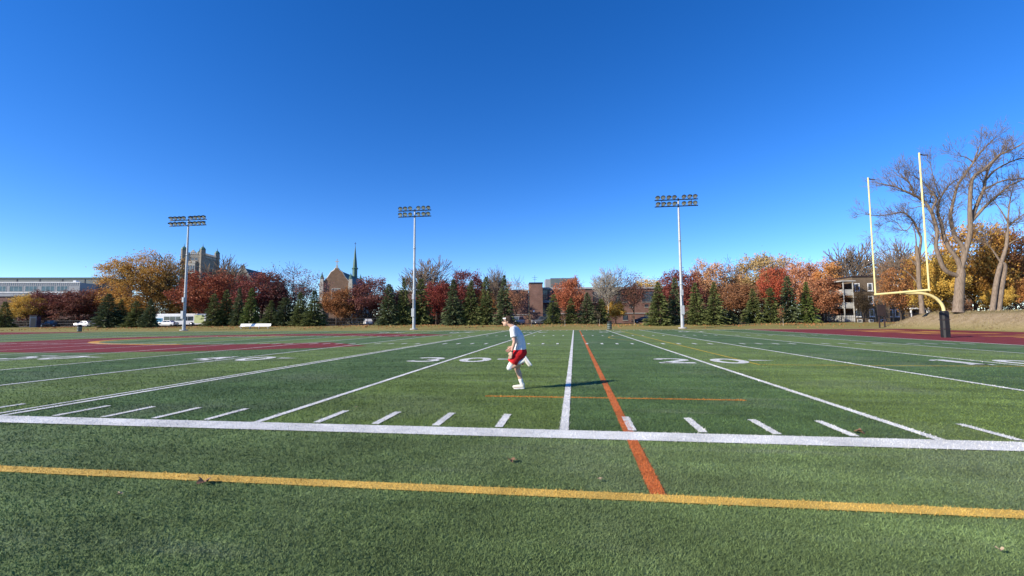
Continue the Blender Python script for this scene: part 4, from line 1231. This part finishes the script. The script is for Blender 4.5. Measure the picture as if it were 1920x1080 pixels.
gp = empty('goal_post', (27.1, 31.0, 0), 0, 'tall yellow gooseneck goal post with black padded base in the right end zone', 'goal post')
m = MB()
m.bbox(-0.23, 0.23, -0.23, 0.23, 0.0, 1.96, 0.09)
m.build('pad', M['black_pad'], gp)
for zz in (0.62, 1.28): MB().bbox(-0.237, 0.237, -0.237, 0.237, zz, zz + 0.05, 0.012).build('pad_strap', M['board_brown'], gp)
pts = [(0, 0, 1.8)]
for i in range(13):
    a = math.radians(i * 90 / 12)
    pts.append((-1.55 * (1 - math.cos(a)), 0.1 * i / 12, 2.0 + 1.28 * math.sin(a)))
pts.append((-2.7, 0.18, 3.33))
MB().tube(pts, 0.105, 12).build('gooseneck', M['goal_yellow'], gp)
MB().tube([(-2.7, -2.66, 3.37), (-2.7, 3.02, 3.37)], 0.085, 12).build('crossbar', M['goal_yellow'], gp)
for yy in (-2.62, 2.98):
    u_ = MB().tube([(-2.7, yy, 3.36), (-2.7, yy, 13.05)], 0.058, 10).build('upright', M['goal_yellow'], gp)
    rb = MB(); rb.add([(-2.68, yy, 13.0), (-2.4, yy + 0.12, 12.96), (-2.12, yy + 0.05, 12.9), (-2.12, yy + 0.05, 12.82), (-2.4, yy + 0.12, 12.87), (-2.68, yy, 12.9)], [(0, 1, 4, 5), (1, 2, 3, 4)])
    rbo = rb.build('wind_ribbon', M['ribbon'], u_)
    sm = rbo.modifiers.new('thick', 'SOLIDIFY'); sm.thickness = 0.012

sg = empty('board_sign', (44.25, 66.0, ground_z(44.5, 66) - 0.05), math.radians(6), 'blank dark brown board on two posts at the foot of the dry bank', 'sign')
for xx in (-0.32, 0.42): MB().bbox(xx - 0.08, xx + 0.08, -0.07, 0.07, 0.0, 3.2, 0.015).build('post', M['board_brown'], sg)
MB().bbox(-0.62, 0.58, -0.16, -0.075, 1.75, 3.35, 0.02).build('board', M['board_brown'], sg)

def trash_can(x, y, label):
    o = empty('trash_can', (x, y, ground_z(x, y)), 0.3, label, 'trash can', 'litter bins beyond the far sideline')
    m = MB(); m.lathe([(0.01, 0.02), (0.29, 0.02), (0.33, 0.08), (0.34, 0.82), (0.37, 0.86), (0.37, 0.92), (0.30, 0.92)], 14); m.build('drum', M['can_green'], o)
    m = MB(); m.lathe([(0.30, 0.92), (0.35, 0.98), (0.33, 1.12), (0.2, 1.22), (0.01, 1.25)], 14); m.build('lid', M['black'], o)
    m = MB()
    for k in range(3): m.lathe([(0.345, 0.2 + k * 0.25), (0.355, 0.22 + k * 0.25), (0.345, 0.24 + k * 0.25)], 14)
    m.build('hoop', M['steel'], o)
trash_can(-86.0, 62.2, 'green litter bin with black lid on the left grass edge, below the maroon trees')
trash_can(5.3, 62.3, 'green litter bin with black lid at the far end of the twenty yard line')

bn = empty('players_bench', (-61.3, 74.0, ground_z(-61.3, 74) - 0.04), math.radians(3), 'long white bench on the leaf strewn grass right of the left light pole', 'bench')
MB().bbox(-3.1, 3.1, -0.3, 0.1, 0.42, 0.47, 0.015).build('seat', M['white_paint'], bn)
m = MB(); m.add([(-3.1, 0.12, 0.5), (3.1, 0.12, 0.5), (3.1, 0.30, 0.98), (-3.1, 0.30, 0.98), (-3.1, 0.17, 0.48), (3.1, 0.17, 0.48), (3.1, 0.35, 0.96), (-3.1, 0.35, 0.96)],
                [(0, 1, 2, 3), (7, 6, 5, 4), (0, 4, 5, 1), (1, 5, 6, 2), (2, 6, 7, 3), (3, 7, 4, 0)]); m.build('backrest', M['white_paint'], bn)
for xx in (-2.8, -0.95, 0.95, 2.8):
    m = MB(); m.box(xx - 0.03, xx + 0.03, -0.27, -0.21, 0, 0.42); m.box(xx - 0.03, xx + 0.03, 0.03, 0.09, 0, 0.42); m.box(xx - 0.029, xx + 0.029, -0.2, 0.02, 0.2, 0.24); m.build('leg', M['steel'], bn)

# ================================================================== vehicles
def car_paint(name, col):
    t = NT(name)
    n = t.noise(t.obj(), 1.3, 3)
    t.l(t.mix(t.mapr(n, 0.35, 0.65, 0, 1), col, tuple(min(1, c * 1.15) for c in col)), t.p.inputs['Base Color'])
    t.p.inputs['Roughness'].default_value = 0.25
    t.p.inputs['Coat Weight'].default_value = 0.5
    t.p.inputs['Metallic'].default_value = 0.1
    return t.m
PAINT = {k: car_paint(k + '_car_paint', c) for k, c in dict(white=(0.75, 0.75, 0.75), black=(0.015, 0.016, 0.02), silver=(0.42, 0.44, 0.46), blue=(0.02, 0.035, 0.10), red=(0.25, 0.02, 0.02), grey=(0.12, 0.125, 0.13)).items()}
M['headlight'] = simple('headlight_lens', (0.7, 0.72, 0.74), 0.1, 0.05, 4)
M['taillight'] = simple('taillight_lens', (0.28, 0.01, 0.01), 0.2, 0.05, 4)

def car(x, y, rz, paint, suv, label):
    root = empty('parked_car', (x, y, ground_z(x, y)), rz, label, 'car', 'cars parked beyond the trees')
    top = 1.72 if suv else 1.44
    st = [(-2.2, 0.55, 0.45, 0.72), (-2.15, 0.88, 0.3, 0.82), (-1.2, 0.98, 0.24, 0.9), (1.3 if suv else 1.2, 1.0, 0.24, 0.9), (2.05, 0.98, 0.3, 0.84), (2.2, 0.75, 0.42, 0.74)]
    m = MB(); vs_ = []
    for (sx, zt, zb, hw) in st:
        vs_ += [(sx, -hw, zb), (sx, -hw - 0.03, (zb + zt) * 0.52), (sx, -hw + 0.08, zt), (sx, hw - 0.08, zt), (sx, hw + 0.03, (zb + zt) * 0.52), (sx, hw, zb)]
    fs = [(0, 1, 2, 3, 4, 5), tuple(range(6 * len(st) - 1, 6 * len(st) - 7, -1))]
    for i in range(len(st) - 1):
        for k in range(6): fs.append((i * 6 + k, (i + 1) * 6 + k, (i + 1) * 6 + (k + 1) % 6, i * 6 + (k + 1) % 6))
    m.add(vs_, fs); m.build('body', PAINT[paint], root)
    xr = 1.95 if suv else 1.45
    cab = [(-1.0, 0.95), (-0.35, top - 0.05), (0.2, top), (xr - 0.5, top - 0.04), (xr, 0.97)]
    def ring(sc_): return [(cx_, sc_ * (0.80 - 0.16 * (cz - 0.95) / (top - 0.95)), cz) for cx_, cz in cab]
    a, b = ring(-1), ring(1); n = len(cab)
    m = MB(); m.add(a + b, [tuple(range(n)), tuple(range(2 * n - 1, n - 1, -1))] + [(i, i + n, i + n + 1, i + 1) for i in range(n - 1)]); m.build('roof', PAINT[paint], root)
    for s in (-1, 1):
        q = [(-0.82, 1.0), (-0.30, top - 0.13), (0.36, top - 0.1), (0.36, 1.0)], [(0.46, 1.0), (0.46, top - 0.1), (xr - 0.55, top - 0.13), (xr - 0.18, 1.0)]
        for poly in q:
            m = MB(); m.add([(cx_, s * (0.815 - 0.16 * (cz - 0.95) / (top - 0.95)), cz) for cx_, cz in poly], [(0, 1, 2, 3)]); m.build('window', M['glass'], root)
    m = MB(); m.add([(-0.98, -0.7, 1.0), (-0.98, 0.7, 1.0), (-0.42, 0.6, top - 0.1), (-0.42, -0.6, top - 0.1)], [(0, 1, 2, 3)]); w_ = m.build('windscreen', M['glass'], root); w_.location = (-0.015, 0, 0.02)
    for s in (-1, 1):
        for wx in (-1.35, 1.35):
            t = MB(); t.lathe([(0.2, -0.1), (0.33, -0.1), (0.34, 0), (0.33, 0.1), (0.2, 0.1)], 14); w = t.build('wheel', M['black'], root)
            w.location = (wx, s * 0.80, 0.34); w.rotation_euler = (PI / 2, 0, 0)
            r = MB(); r.lathe([(0.21, -0.06), (0.21, 0.105), (0.12, 0.12), (0.0, 0.11)], 12); ro = r.build('rim', M['chrome'], w)
            if s > 0: ro.rotation_euler = (PI, 0, 0)
        MB().bbox(-2.21, -2.1, s * 0.6 - 0.16, s * 0.6 + 0.16, 0.6, 0.76, 0.02).build('headlight', M['headlight'], root)
        MB().bbox(2.1, 2.21, s * 0.62 - 0.14, s * 0.62 + 0.14, 0.66, 0.84, 0.02).build('taillight', M['taillight'], root)
    return root
car(-97.2, 90.6, 0.15, 'white', False, 'white car in front of the bus by the left light pole')
car(-47.0, 92.5, -1.0, 'white', False, 'white car at the foot of the maroon tree before the chapel')
car(-12.3, 92.8, 1.2, 'silver', True, 'silver car just behind the runner, beside the brick stair tower')
car(-7.0, 93.2, 0.2, 'grey', True, 'grey car right of the stair tower foot, left of the spruces')
car(14.6, 93.4, 0.1, 'black', False, 'black car in front of the low school windows, right of the pale bare tree')
car(20.6, 93.6, 0.05, 'grey', True, 'grey car behind the school wall spruces, left of the right light pole')
car(-133.5, 93.0, 0.3, 'black', True, 'black car at the very left edge of the photo')
car(-122.0, 92.0, 0.1, 'white', False, 'white car under the left maroon tree')
car(-74.8, 92.5, 0.0, 'silver', False, 'silver car glimpsed behind the spruces and the white bench')
car(46.5, 92.0, 0.2, 'blue', True, 'dark blue car in the shade left of the apartment house')

bus = empty('city_bus', (-103.6, 93.4, ground_z(-103, 93)), math.radians(10), 'long white and blue city bus behind the left light pole', 'bus')
m = MB(); m.bbox(0, 12.6, 0, 2.5, 0.4, 3.1, 0.18); m.build('body', PAINT['white'], bus)
M['bus_blue'] = simple('bus_blue', (0.09, 0.30, 0.48), 0.35, 0.05, 1)
M['bus_lime'] = simple('bus_lime', (0.55, 0.60, 0.28), 0.4, 0.05, 1)
m = MB(); m.bbox(-0.03, 2.0, -0.03, 2.53, 0.38, 2.1, 0.12); m.build('blue_panel', M['bus_blue'], bus)
m = MB(); m.box(9.6, 12.0, -0.012, 0.0, 0.7, 2.75); m.build('advert_panel', M['bus_lime'], bus)
for k in range(5): MB().box(2.2 + k * 1.45, 3.55 + k * 1.45, -0.02, 0.0, 1.35, 2.4).build('window', M['glass'], bus)
MB().box(-0.05, -0.035, 0.25, 2.25, 1.3, 2.6).build('windscreen', M['glass'], bus)
for wx in (2.6, 9.0):
    for wy in (0.0, 2.5):
        t = MB(); t.lathe([(0.28, -0.14), (0.48, -0.14), (0.5, 0), (0.48, 0.14), (0.28, 0.14)], 14); w = t.build('wheel', M['black'], bus); w.location = (wx, wy, 0.5); w.rotation_euler = (PI / 2, 0, 0)
        r = MB(); r.lathe([(0.29, -0.1), (0.29, 0.145), (0.1, 0.16), (0.0, 0.15)], 10); r.build('rim', M['chrome'], w)

# ================================================================== fences, lamp post, saplings, booth
def fence(x0, y0, x1, y1, h, step, label, picket=0.35):
    root = empty('metal_fence', (x0, y0, 0), 0, label, 'fence')
    L = math.hypot(x1 - x0, y1 - y0); dx, dy = (x1 - x0) / L, (y1 - y0) / L
    n = int(L / step)
    for i in range(n + 1):
        t = i * step; px, py = dx * t, dy * t; z = ground_z(x0 + px, y0 + py)
        MB().tube([(px, py, z - 0.1), (px, py, z + h + 0.1)], 0.05, 6).build('post', M['dark_metal'], root)
    zg = ground_z((x0 + x1) / 2, (y0 + y1) / 2)
    for zz in (0.15, h * 0.55, h):
        MB().tube([(0, 0, zg + zz), (dx * L, dy * L, zg + zz)], 0.035, 5).build('rail', M['dark_metal'], root)
    m = MB()
    for i in range(int(L / picket)):
        px, py = dx * i * picket, dy * i * picket
        m.box(px - 0.012, px + 0.012, py - 0.012, py + 0.012, zg + 0.1, zg + h)
    tag(m.build('pickets', M['dark_metal'], root), kind='stuff')
fence(-66, 90.3, -36, 90.3, 1.5, 2.5, 'dark metal fence in front of the chapel')
fence(-140, 88.0, -104, 88.0, 1.5, 3.0, 'dark metal fence below the maroon trees at the left')
fence(36, 88.5, 74, 88.5, 1.6, 3.0, 'dark metal fence in front of the apartment house')

lp = empty('lamp_post', (-8.3, 89.0, 0.6), 0, 'small white globe lamp on a thin post before the brick stair tower', 'street lamp')
MB().tube([(0, 0, 0), (0, 0, 2.5)], [0.06, 0.045], 8).build('post', M['dark_metal'], lp)
MB().ball((0, 0, 2.72), 0.24, 12, 8).build('globe', M['white_paint'], lp)

bo = empty('booth', (-128.5, 86.0, ground_z(-128, 86)), 0.4, 'dark blue upright booth at the left edge under the yellow tree', 'booth')
MB().bbox(-0.7, 0.7, -0.7, 0.7, 0, 2.6, 0.06).build('body', PAINT['blue'], bo)
MB().bbox(-0.78, 0.78, -0.78, 0.78, 2.6, 2.8, 0.08).build('roof', M['dark_metal'], bo)
MB().bbox(-0.45, 0.45, -0.74, -0.70, 0.15, 2.2, 0.01).build('door', M['dark_metal'], bo)

def sapling(x, y, h, col, label, n_leaf=60):
    root = empty('sapling', (x, y, ground_z(x, y) - 0.03), 0, label, 'sapling', 'young trees on the far grass')
    m = MB(); m.tube([(0, 0, 0), (0.03, 0.02, h * 0.5), (0, 0, h)], [0.05, 0.035, 0.012], 6)
    for k in range(12):
        z = h * (0.45 + 0.5 * k / 12); a = k * 2.4
        m.tube([(0, 0, z), (0.28 * math.cos(a), 0.28 * math.sin(a), z + 0.22), (0.42 * math.cos(a), 0.42 * math.sin(a), z + 0.5)], [0.014, 0.01, 0.006], 3, cap=False)
    m.build('trunk', M['bark_dark'], root)
    c = rng.normal(scale=(0.28, 0.28, h * 0.18), size=(n_leaf, 3)) + np.array([0, 0, h * 0.78])
    cr = link('crown', soup('sapling_crown', leaf_quads(c, 0.08), 4, rng.uniform(0, 1, n_leaf)), root); own_mat(cr, LEAF[col])
    s_ = MB(); s_.tube([(0.35, 0, 0), (0.35, 0, 1.3)], 0.035, 5); s_.build('stake', M['bark_pale'], root)
sapling(-1.9, 76.0, 2.2, 'brown', 'thin staked sapling in front of the orange red maple')
sapling(4.25, 76.0, 2.6, 'tan', 'thin staked sapling left of the pale bare trunk')
sapling(10.3, 76.0, 2.1, 'brown', 'thin staked sapling right of the litter bin on the far grass')
sapling(34.0, 74.0, 3.0, 'salmonbrown', 'reddish sapling before the spruces, below the scarlet maple', 160)
sapling(-8.0, 76.0, 2.2, 'tan', 'pale leaning sapling right of the runner')

# rough dry grass on the bank
nb_ = 26000
bx = rng.uniform(44.2, 62, nb_); by = rng.uniform(20, 70, nb_)
bz = np.array([ground_z(x, y) for x, y in zip(bx, by)])
kp = np.array([noise.noise(Vector((x * 0.5, y * 0.3, 9.0))) > rng.uniform(-0.3, 0.35) for x, y in zip(bx, by)]) & (bz > 0.1)
bx, by, bz = bx[kp], by[kp], bz[kp]; nb_ = len(bx)
hh = rng.uniform(0.08, 0.26, nb_); aa = rng.uniform(0, 6.28, nb_); wv_ = rng.uniform(0.02, 0.05, nb_)
tv = np.zeros((nb_, 3, 3))
tv[:, 0] = np.stack([bx - np.cos(aa) * wv_, by - np.sin(aa) * wv_, bz - 0.03], 1); tv[:, 1] = np.stack([bx + np.cos(aa) * wv_, by + np.sin(aa) * wv_, bz - 0.03], 1)
tv[:, 2] = np.stack([bx + rng.normal(scale=0.12, size=nb_), by + rng.normal(scale=0.12, size=nb_), bz + hh], 1)
DRY = leaf_mat('dry_grass_blades', (0.20, 0.15, 0.08), (0.30, 0.235, 0.13), (0.26, 0.22, 0.09), 0.15)
dg_ = link('dry_grass', soup('dry_grass', tv.reshape(-1, 3), 3, rng.uniform(0, 1, nb_), DRY))
tag(dg_, 'tufts of rough dry grass on the bank behind the goal', 'grass', kind='stuff')

# leaf litter along the trees
nl = 9000
lx = rng.uniform(-120, 60, nl); ly = 69 + 17 * rng.uniform(0, 1, nl) ** 0.6
keep = np.array([noise.noise(Vector((x * 0.09, y * 0.2, 1.0))) > rng.uniform(-0.35, 0.5) for x, y in zip(lx, ly)])
lx, ly = lx[keep], ly[keep]
lz = np.array([ground_z(x, y) for x, y in zip(lx, ly)]) + 0.05
c = np.stack([lx, ly, lz], 1)
lit = link('fallen_leaves', soup('fallen_leaves', leaf_quads(c, 0.13, 0.3), 4, rng.uniform(0, 1, len(c)), LEAF['rust']))
tag(lit, 'drifts of rust brown fallen leaves under the far trees', 'leaves', kind='stuff')

# single leaves on the turf
def fallen_leaf(x, y, size, col, rz, label):
    pts = []
    for i in range(20):
        a = 2 * PI * i / 20
        r = size * (0.55 + 0.45 * abs(math.cos(2.5 * a)) ** 0.8) * (0.8 if 3 * PI / 2 - 0.5 < a < 3 * PI / 2 + 0.5 else 1)
        pts.append((r * math.cos(a), r * math.sin(a), 0.028 + 0.35 * size * math.cos(2 * a + rz) + 0.16 * size * math.sin(3 * a)))
    m = MB(); m.add([(0, 0, 0.02)] + pts, [(0, i + 1, (i + 1) % 20 + 1) for i in range(20)])
    m.tube([(0, 0, 0.022), (0, -size * 1.5, 0.035)], 0.003, 4)
    o = m.build('fallen_leaf', col); o.location = (x, y, 0.012); o.rotation_euler = (0, 0, rz)
    s_ = o.modifiers.new('thick', 'SOLIDIFY'); s_.thickness = 0.001
    tag(o, label, 'leaf', 'single leaves lying on the turf')
BL = simple('dry_leaf', (0.20, 0.11, 0.06), 0.8, 0.3, 30)
PL = simple('pale_leaf', (0.34, 0.26, 0.17), 0.8, 0.2, 30)
fallen_leaf(-3.27, -2.40, 0.060, BL, 0.4, 'dry brown leaf on the near edge of the yellow line')
fallen_leaf(3.80, 0.26, 0.062, BL, 2.0, 'dry curled leaf just beyond the sideline, right of the last short white ticks')
fallen_leaf(-0.52, -1.44, 0.048, BL, 1.2, 'small reddish leaf between the yellow line and the white sideline')
for i, (x, y, lab) in enumerate([(-10.18, 2.62, 'pale leaf scrap nearest the 35 yard line at the left, lowest of its trio'), (-10.6, 3.69, 'pale leaf scrap rightmost of the trio at the left'),
        (-11.28, 3.54, 'pale leaf scrap leftmost of the trio at the left'), (14.4, 13.33, 'pale leaf scrap just above the number 10'),
        (-3.74, -2.77, 'pale leaf scrap at the lower left in front of the yellow line'), (2.81, -2.91, 'pale leaf scrap at the bottom right corner'),
        (-3.57, 1.15, 'pale leaf scrap above the short ticks left of the 25 yard line'), (0.37, -1.92, 'pale leaf scrap left of the near end of the orange line')]):
    fallen_leaf(x, y, 0.022, PL, i * 1.1, lab)

# ================================================================== the runner
def remesh(name, mb, voxel, smooth=6, mat=None, parent=None):
    """fuse overlapping closed shapes into one continuous skin"""
    o = mb.build(name, None)
    r = o.modifiers.new('r', 'REMESH'); r.mode = 'VOXEL'; r.voxel_size = voxel; r.use_smooth_shade = True
    s = o.modifiers.new('s', 'SMOOTH'); s.iterations = smooth; s.factor = 0.5
    dg = bpy.context.evaluated_depsgraph_get()
    me = bpy.data.meshes.new_from_object(o.evaluated_get(dg))
    old = o.data
    bpy.data.objects.remove(o); bpy.data.meshes.remove(old)
    me.name = name
    o = link(name, me, parent)
    me.materials.clear()
    if mat: me.materials.append(mat)
    return o

def chain(mb, pts, rad, sides=12):
    for (a, ra), (b, rb) in zip(zip(pts[:-1], rad[:-1]), zip(pts[1:], rad[1:])):
        mb.tube([a, Vector(a).lerp(Vector(b), 0.5), b], [ra, (ra + rb) / 2, rb], sides)
    for p, r in zip(pts, rad): mb.ball(p, r, 12, 8)

def skin_mat():
    t = NT('skin')
    n = t.noise(t.obj(), 9, 3)
    t.l(t.mix(t.mapr(n, 0.35, 0.65, 0, 1), (0.50, 0.30, 0.215), (0.57, 0.36, 0.265)), t.p.inputs['Base Color'])
    t.p.inputs['Roughness'].default_value = 0.5
    t.p.inputs['Subsurface Weight'].default_value = 0.1
    t.p.inputs['Subsurface Radius'].default_value = (0.01, 0.004, 0.002)
    return t.m
def cloth_mat(name, col, bump=0.4):
    t = NT(name)
    n = t.noise(t.obj(), 14, 4)
    t.l(t.mix(t.mapr(n, 0.3, 0.7, 0, 1), tuple(c * 0.9 for c in col), col), t.p.inputs['Base Color'])
    t.p.inputs['Roughness'].default_value = 0.85
    t.p.inputs['Specular IOR Level'].default_value = 0.2
    t.bump(n, bump, 0.03)
    return t.m
SKIN = skin_mat()
WHITE_C = cloth_mat('white_cotton', (0.70, 0.71, 0.73)); RED_C = cloth_mat('red_cloth', (0.55, 0.018, 0.022)); SOCK = cloth_mat('white_sock', (0.74, 0.74, 0.70))
SHOE = cloth_mat('cream_shoe', (0.70, 0.68, 0.58), 0.2); HAIR = cloth_mat('dark_brown_hair', (0.05, 0.032, 0.022), 0.8)

pn = empty('person', (-1.06, 3.6, 0.0), 0, 'runner in white T-shirt and red shorts, leaning forward in mid stride', 'person')
hipL, kneeL, ankL = (0.00, -0.09, 0.78), (-0.185, -0.11, 0.475), (0.125, -0.10, 0.63)
hipR, kneeR, ankR = (0.03, 0.085, 0.78), (-0.045, 0.08, 0.43), (0.065, 0.075, 0.10)
shL, elL, wrL = (-0.095, -0.185, 1.29), (-0.055, -0.235, 1.04), (-0.115, -0.235, 0.83)
shR, elR, wrR = (-0.095, 0.185, 1.29), (-0.01, 0.245, 1.06), (-0.165, 0.205, 0.91)
HC = Vector((-0.245, 0.0, 1.475))
b = MB()
# trunk
for s in (-1, 1):
    chain(b, [(0.025, s * 0.055, 0.80), (0.035, s * 0.045, 0.95), (-0.02, s * 0.055, 1.12), (-0.075, s * 0.07, 1.26)], [0.118, 0.098, 0.112, 0.09])
chain(b, [(-0.07, 0, 1.29), (-0.125, 0, 1.36), (-0.20, 0, 1.425)], [0.085, 0.06, 0.056])
# legs: thigh, knee, calf, ankle
for hip, knee, ank in ((hipL, kneeL, ankL), (hipR, kneeR, ankR)):
    K, A, Hh = Vector(knee), Vector(ank), Vector(hip)
    calf = K.lerp(A, 0.32) + Vector((0.012, 0, 0)) * (1 if ank is ankR else 0) - Vector((0, 0, 0.012)) * (1 if ank is ankL else 0)
    chain(b, [hip, Hh.lerp(K, 0.5), knee, calf, K.lerp(A, 0.7), ank], [0.098, 0.082, 0.058, 0.058, 0.042, 0.036])
chain(b, [ankR, (0.08, 0.075, 0.05), (-0.03, 0.07, 0.04), (-0.11, 0.065, 0.035)], [0.036, 0.036, 0.036, 0.028])
chain(b, [ankL, (0.15, -0.10, 0.66), (0.205, -0.10, 0.59), (0.24, -0.10, 0.535)], [0.036, 0.036, 0.036, 0.028])
# arms and hands
for sh, el, wr, s in ((shL, elL, wrL, -1), (shR, elR, wrR, 1)):
    S_, E_, W0 = Vector(sh), Vector(el), Vector(wr)
    chain(b, [(-0.08, s * 0.11, 1.30), sh, S_.lerp(E_, 0.5), el, E_.lerp(W0, 0.4), wr], [0.06, 0.058, 0.047, 0.038, 0.037, 0.025])
    d = (W0 - E_).normalized(); lat = Vector((0.9, 0.25 * s, 0.0)); lat = (lat - d * lat.dot(d)).normalized()
    palm = W0 + d * 0.055
    chain(b, [W0, palm - lat * 0.018, W0 + d * 0.085 - lat * 0.02], [0.025, 0.023, 0.021]); chain(b, [W0, palm + lat * 0.018, W0 + d * 0.085 + lat * 0.02], [0.025, 0.023, 0.021])
    inward = Vector((0, -s, 0)) * 0.5 + Vector((-0.2, 0, 0))
    for k, ln in enumerate((0.066, 0.075, 0.07, 0.054)):
        r0 = W0 + d * 0.09 + lat * (-0.032 + 0.0213 * k)
        k1 = r0 + d * ln * 0.5 + inward * 0.008; k2 = k1 + (d + inward * 0.7).normalized() * ln * 0.35; k3 = k2 + (d * 0.6 + inward).normalized() * ln * 0.3
        chain(b, [r0, k1, k2, k3], [0.0098, 0.0094, 0.0088, 0.0078], 8)
    t0 = W0 + d * 0.025 - lat * 0.026
    chain(b, [t0, t0 + d * 0.028 - lat * 0.024 + inward * 0.01, t0 + d * 0.06 - lat * 0.03 + inward * 0.02], [0.0125, 0.011, 0.009], 8)
# head: skull, jaw, nose, ears, lips, brow
b.ball(HC + Vector((0.015, 0, 0.025)), (0.092, 0.074, 0.092), 16, 12)
b.ball(HC + Vector((-0.03, 0, -0.045)), (0.062, 0.056, 0.068), 14, 10)
b.ball(HC + Vector((-0.062, 0, -0.088)), (0.026, 0.030, 0.022), 10, 8)
b.tube([HC + Vector((-0.082, 0, 0.018)), HC + Vector((-0.112, 0, -0.028)), HC + Vector((-0.085, 0, -0.036))], [0.008, 0.015, 0.012], 8)
b.ball(HC + Vector((-0.085, 0, -0.058)), (0.010, 0.022, 0.007), 8, 6)
b.ball(HC + Vector((-0.074, 0, 0.035)), (0.016, 0.052, 0.012), 10, 6)
for s in (-1, 1): b.ball(HC + Vector((0.02, s * 0.074, -0.008)), (0.018, 0.009, 0.030), 8, 6)
remesh('body', b, 0.0062, 5, SKIN, pn)
# T-shirt
b = MB()
for s in (-1, 1):
    chain(b, [(0.030, s * 0.055, 0.885), (0.035, s * 0.052, 0.98), (-0.015, s * 0.06, 1.13), (-0.075, s * 0.072, 1.265)], [0.138, 0.122, 0.13, 0.106])
    sh, el = (shL, elL) if s < 0 else (shR, elR)
    S_, E_ = Vector(sh), Vector(el)
    chain(b, [(-0.08, s * 0.10, 1.295), sh, S_.lerp(E_, 0.25)], [0.076, 0.075, 0.070]); b.tube([S_.lerp(E_, 0.2), S_.lerp(E_, 0.62)], [0.070, 0.074], 14)
chain(b, [(-0.06, 0, 1.28), (-0.10, 0, 1.335)], [0.09, 0.068])
remesh('tshirt', b, 0.009, 5, WHITE_C, pn)
# shorts
b = MB()
for s, hip, knee in ((-1, hipL, kneeL), (1, hipR, kneeR)):
    H0, K0 = Vector(hip), Vector(knee)
    chain(b, [(0.03, s * 0.05, 0.90), (0.035, s * 0.06, 0.80), H0.lerp(K0, 0.15)], [0.128, 0.142, 0.125])
    b.tube([H0.lerp(K0, 0.05), H0.lerp(K0, 0.35), H0.lerp(K0, 0.66)], [0.122, 0.118, 0.122], 16)
b.ball((0.075, 0, 0.80), (0.115, 0.15, 0.12), 14, 10)
remesh('shorts', b, 0.010, 4, RED_C, pn)
# socks, shoes, sleeve
for knee, ank in ((kneeR, ankR), (kneeL, ankL)):
    K0, A0 = Vector(knee), Vector(ank)
    b = MB(); chain(b, [K0.lerp(A0, 0.70), K0.lerp(A0, 0.85), A0], [0.050, 0.046, 0.044]); remesh('sock', b, 0.008, 3, SOCK, pn)
K0 = Vector(kneeL)
b = MB(); chain(b, [K0.lerp(Vector(hipL), 0.26), K0, K0.lerp(Vector(ankL), 0.10)], [0.072, 0.064, 0.062]); o = remesh('knee_sleeve', b, 0.008, 4, WHITE_C, pn)
def shoe(heel, mid, toe, up):
    b = MB(); u = Vector(up)
    chain(b, [Vector(heel) + u * 0.045, heel, mid, toe], [0.040, 0.041, 0.040, 0.032]); s_ = remesh('shoe', b, 0.007, 3, SHOE, pn)
    d = (Vector(toe) - Vector(heel)).normalized(); side = d.cross(u).normalized()
    m = MB(); P = []
    for t, w in ((-0.045, 0.022), (-0.025, 0.036), (0.055, 0.038), (0.12, 0.042), (0.175, 0.036), (0.20, 0.018)):
        P.append((Vector(heel) + d * t, w))
    top = [p + side * w - u * 0.03 for p, w in P] + [p - side * w - u * 0.03 for p, w in reversed(P)]
    bot = [p - u * 0.022 for p in top]; n = len(top)
    m.add(top + bot, [tuple(range(n)), tuple(range(2 * n - 1, n - 1, -1))] + [(i, i + n, (i + 1) % n + n, (i + 1) % n) for i in range(n)]); m.build('sole', WHITE_C, s_)
shoe((0.08, 0.075, 0.056), (-0.02, 0.07, 0.052), (-0.115, 0.065, 0.046), (0.03, 0, 1))
shoe((0.152, -0.10, 0.663), (0.205, -0.10, 0.59), (0.245, -0.10, 0.53), (-0.80, 0, -0.60))
# hair, cap and sunglasses
b = MB(); b.ball(HC + Vector((0.03, 0, 0.032)), (0.094, 0.083, 0.098), 16, 12); b.ball(HC + Vector((0.075, 0, -0.02)), (0.05, 0.066, 0.07), 12, 8)
chain(b, [HC + Vector((0.115, 0, -0.01)), HC + Vector((0.15, 0, -0.045)), HC + Vector((0.155, 0, -0.095))], [0.034, 0.036, 0.02]); remesh('hair', b, 0.007, 3, HAIR, pn)
b = MB()
for i in range(7, 17):
    a0, a1 = 2 * PI * i / 24, 2 * PI * (i + 1) / 24
    q = [HC + Vector((0.012 + r * 0.106 * math.cos(a), r * 0.088 * math.sin(a), z + 0.02 * math.cos(a) * -0.3)) for a in (a0, a1) for r, z in ((1.0, 0.046), (0.97, 0.074))]
    b.add(q, [(0, 2, 3, 1)], True)
hb = b.build('visor_band', WHITE_C, pn); s_ = hb.modifiers.new('t', 'SOLIDIFY'); s_.thickness = 0.006; s_.offset = 1
b = MB()
for s in (-1, 1):
    b.ball(HC + Vector((-0.088, s * 0.031, 0.016)), (0.012, 0.029, 0.020), 10, 7)
    b.tube([HC + Vector((-0.085, s * 0.058, 0.02)), HC + Vector((-0.03, s * 0.08, 0.016)), HC + Vector((0.02, s * 0.085, 0.008))], 0.005, 6)
b.tube([HC + Vector((-0.096, -0.01, 0.02)), HC + Vector((-0.096, 0.01, 0.02))], 0.004, 6)
b.build('sunglasses', M['black'], pn)
wv = Vector(wrL) - Vector(elL)
MB().tube([Vector(wrL) - wv * 0.09, Vector(wrL) - wv * 0.0], 0.032, 14).build('watch', M['black'], pn)
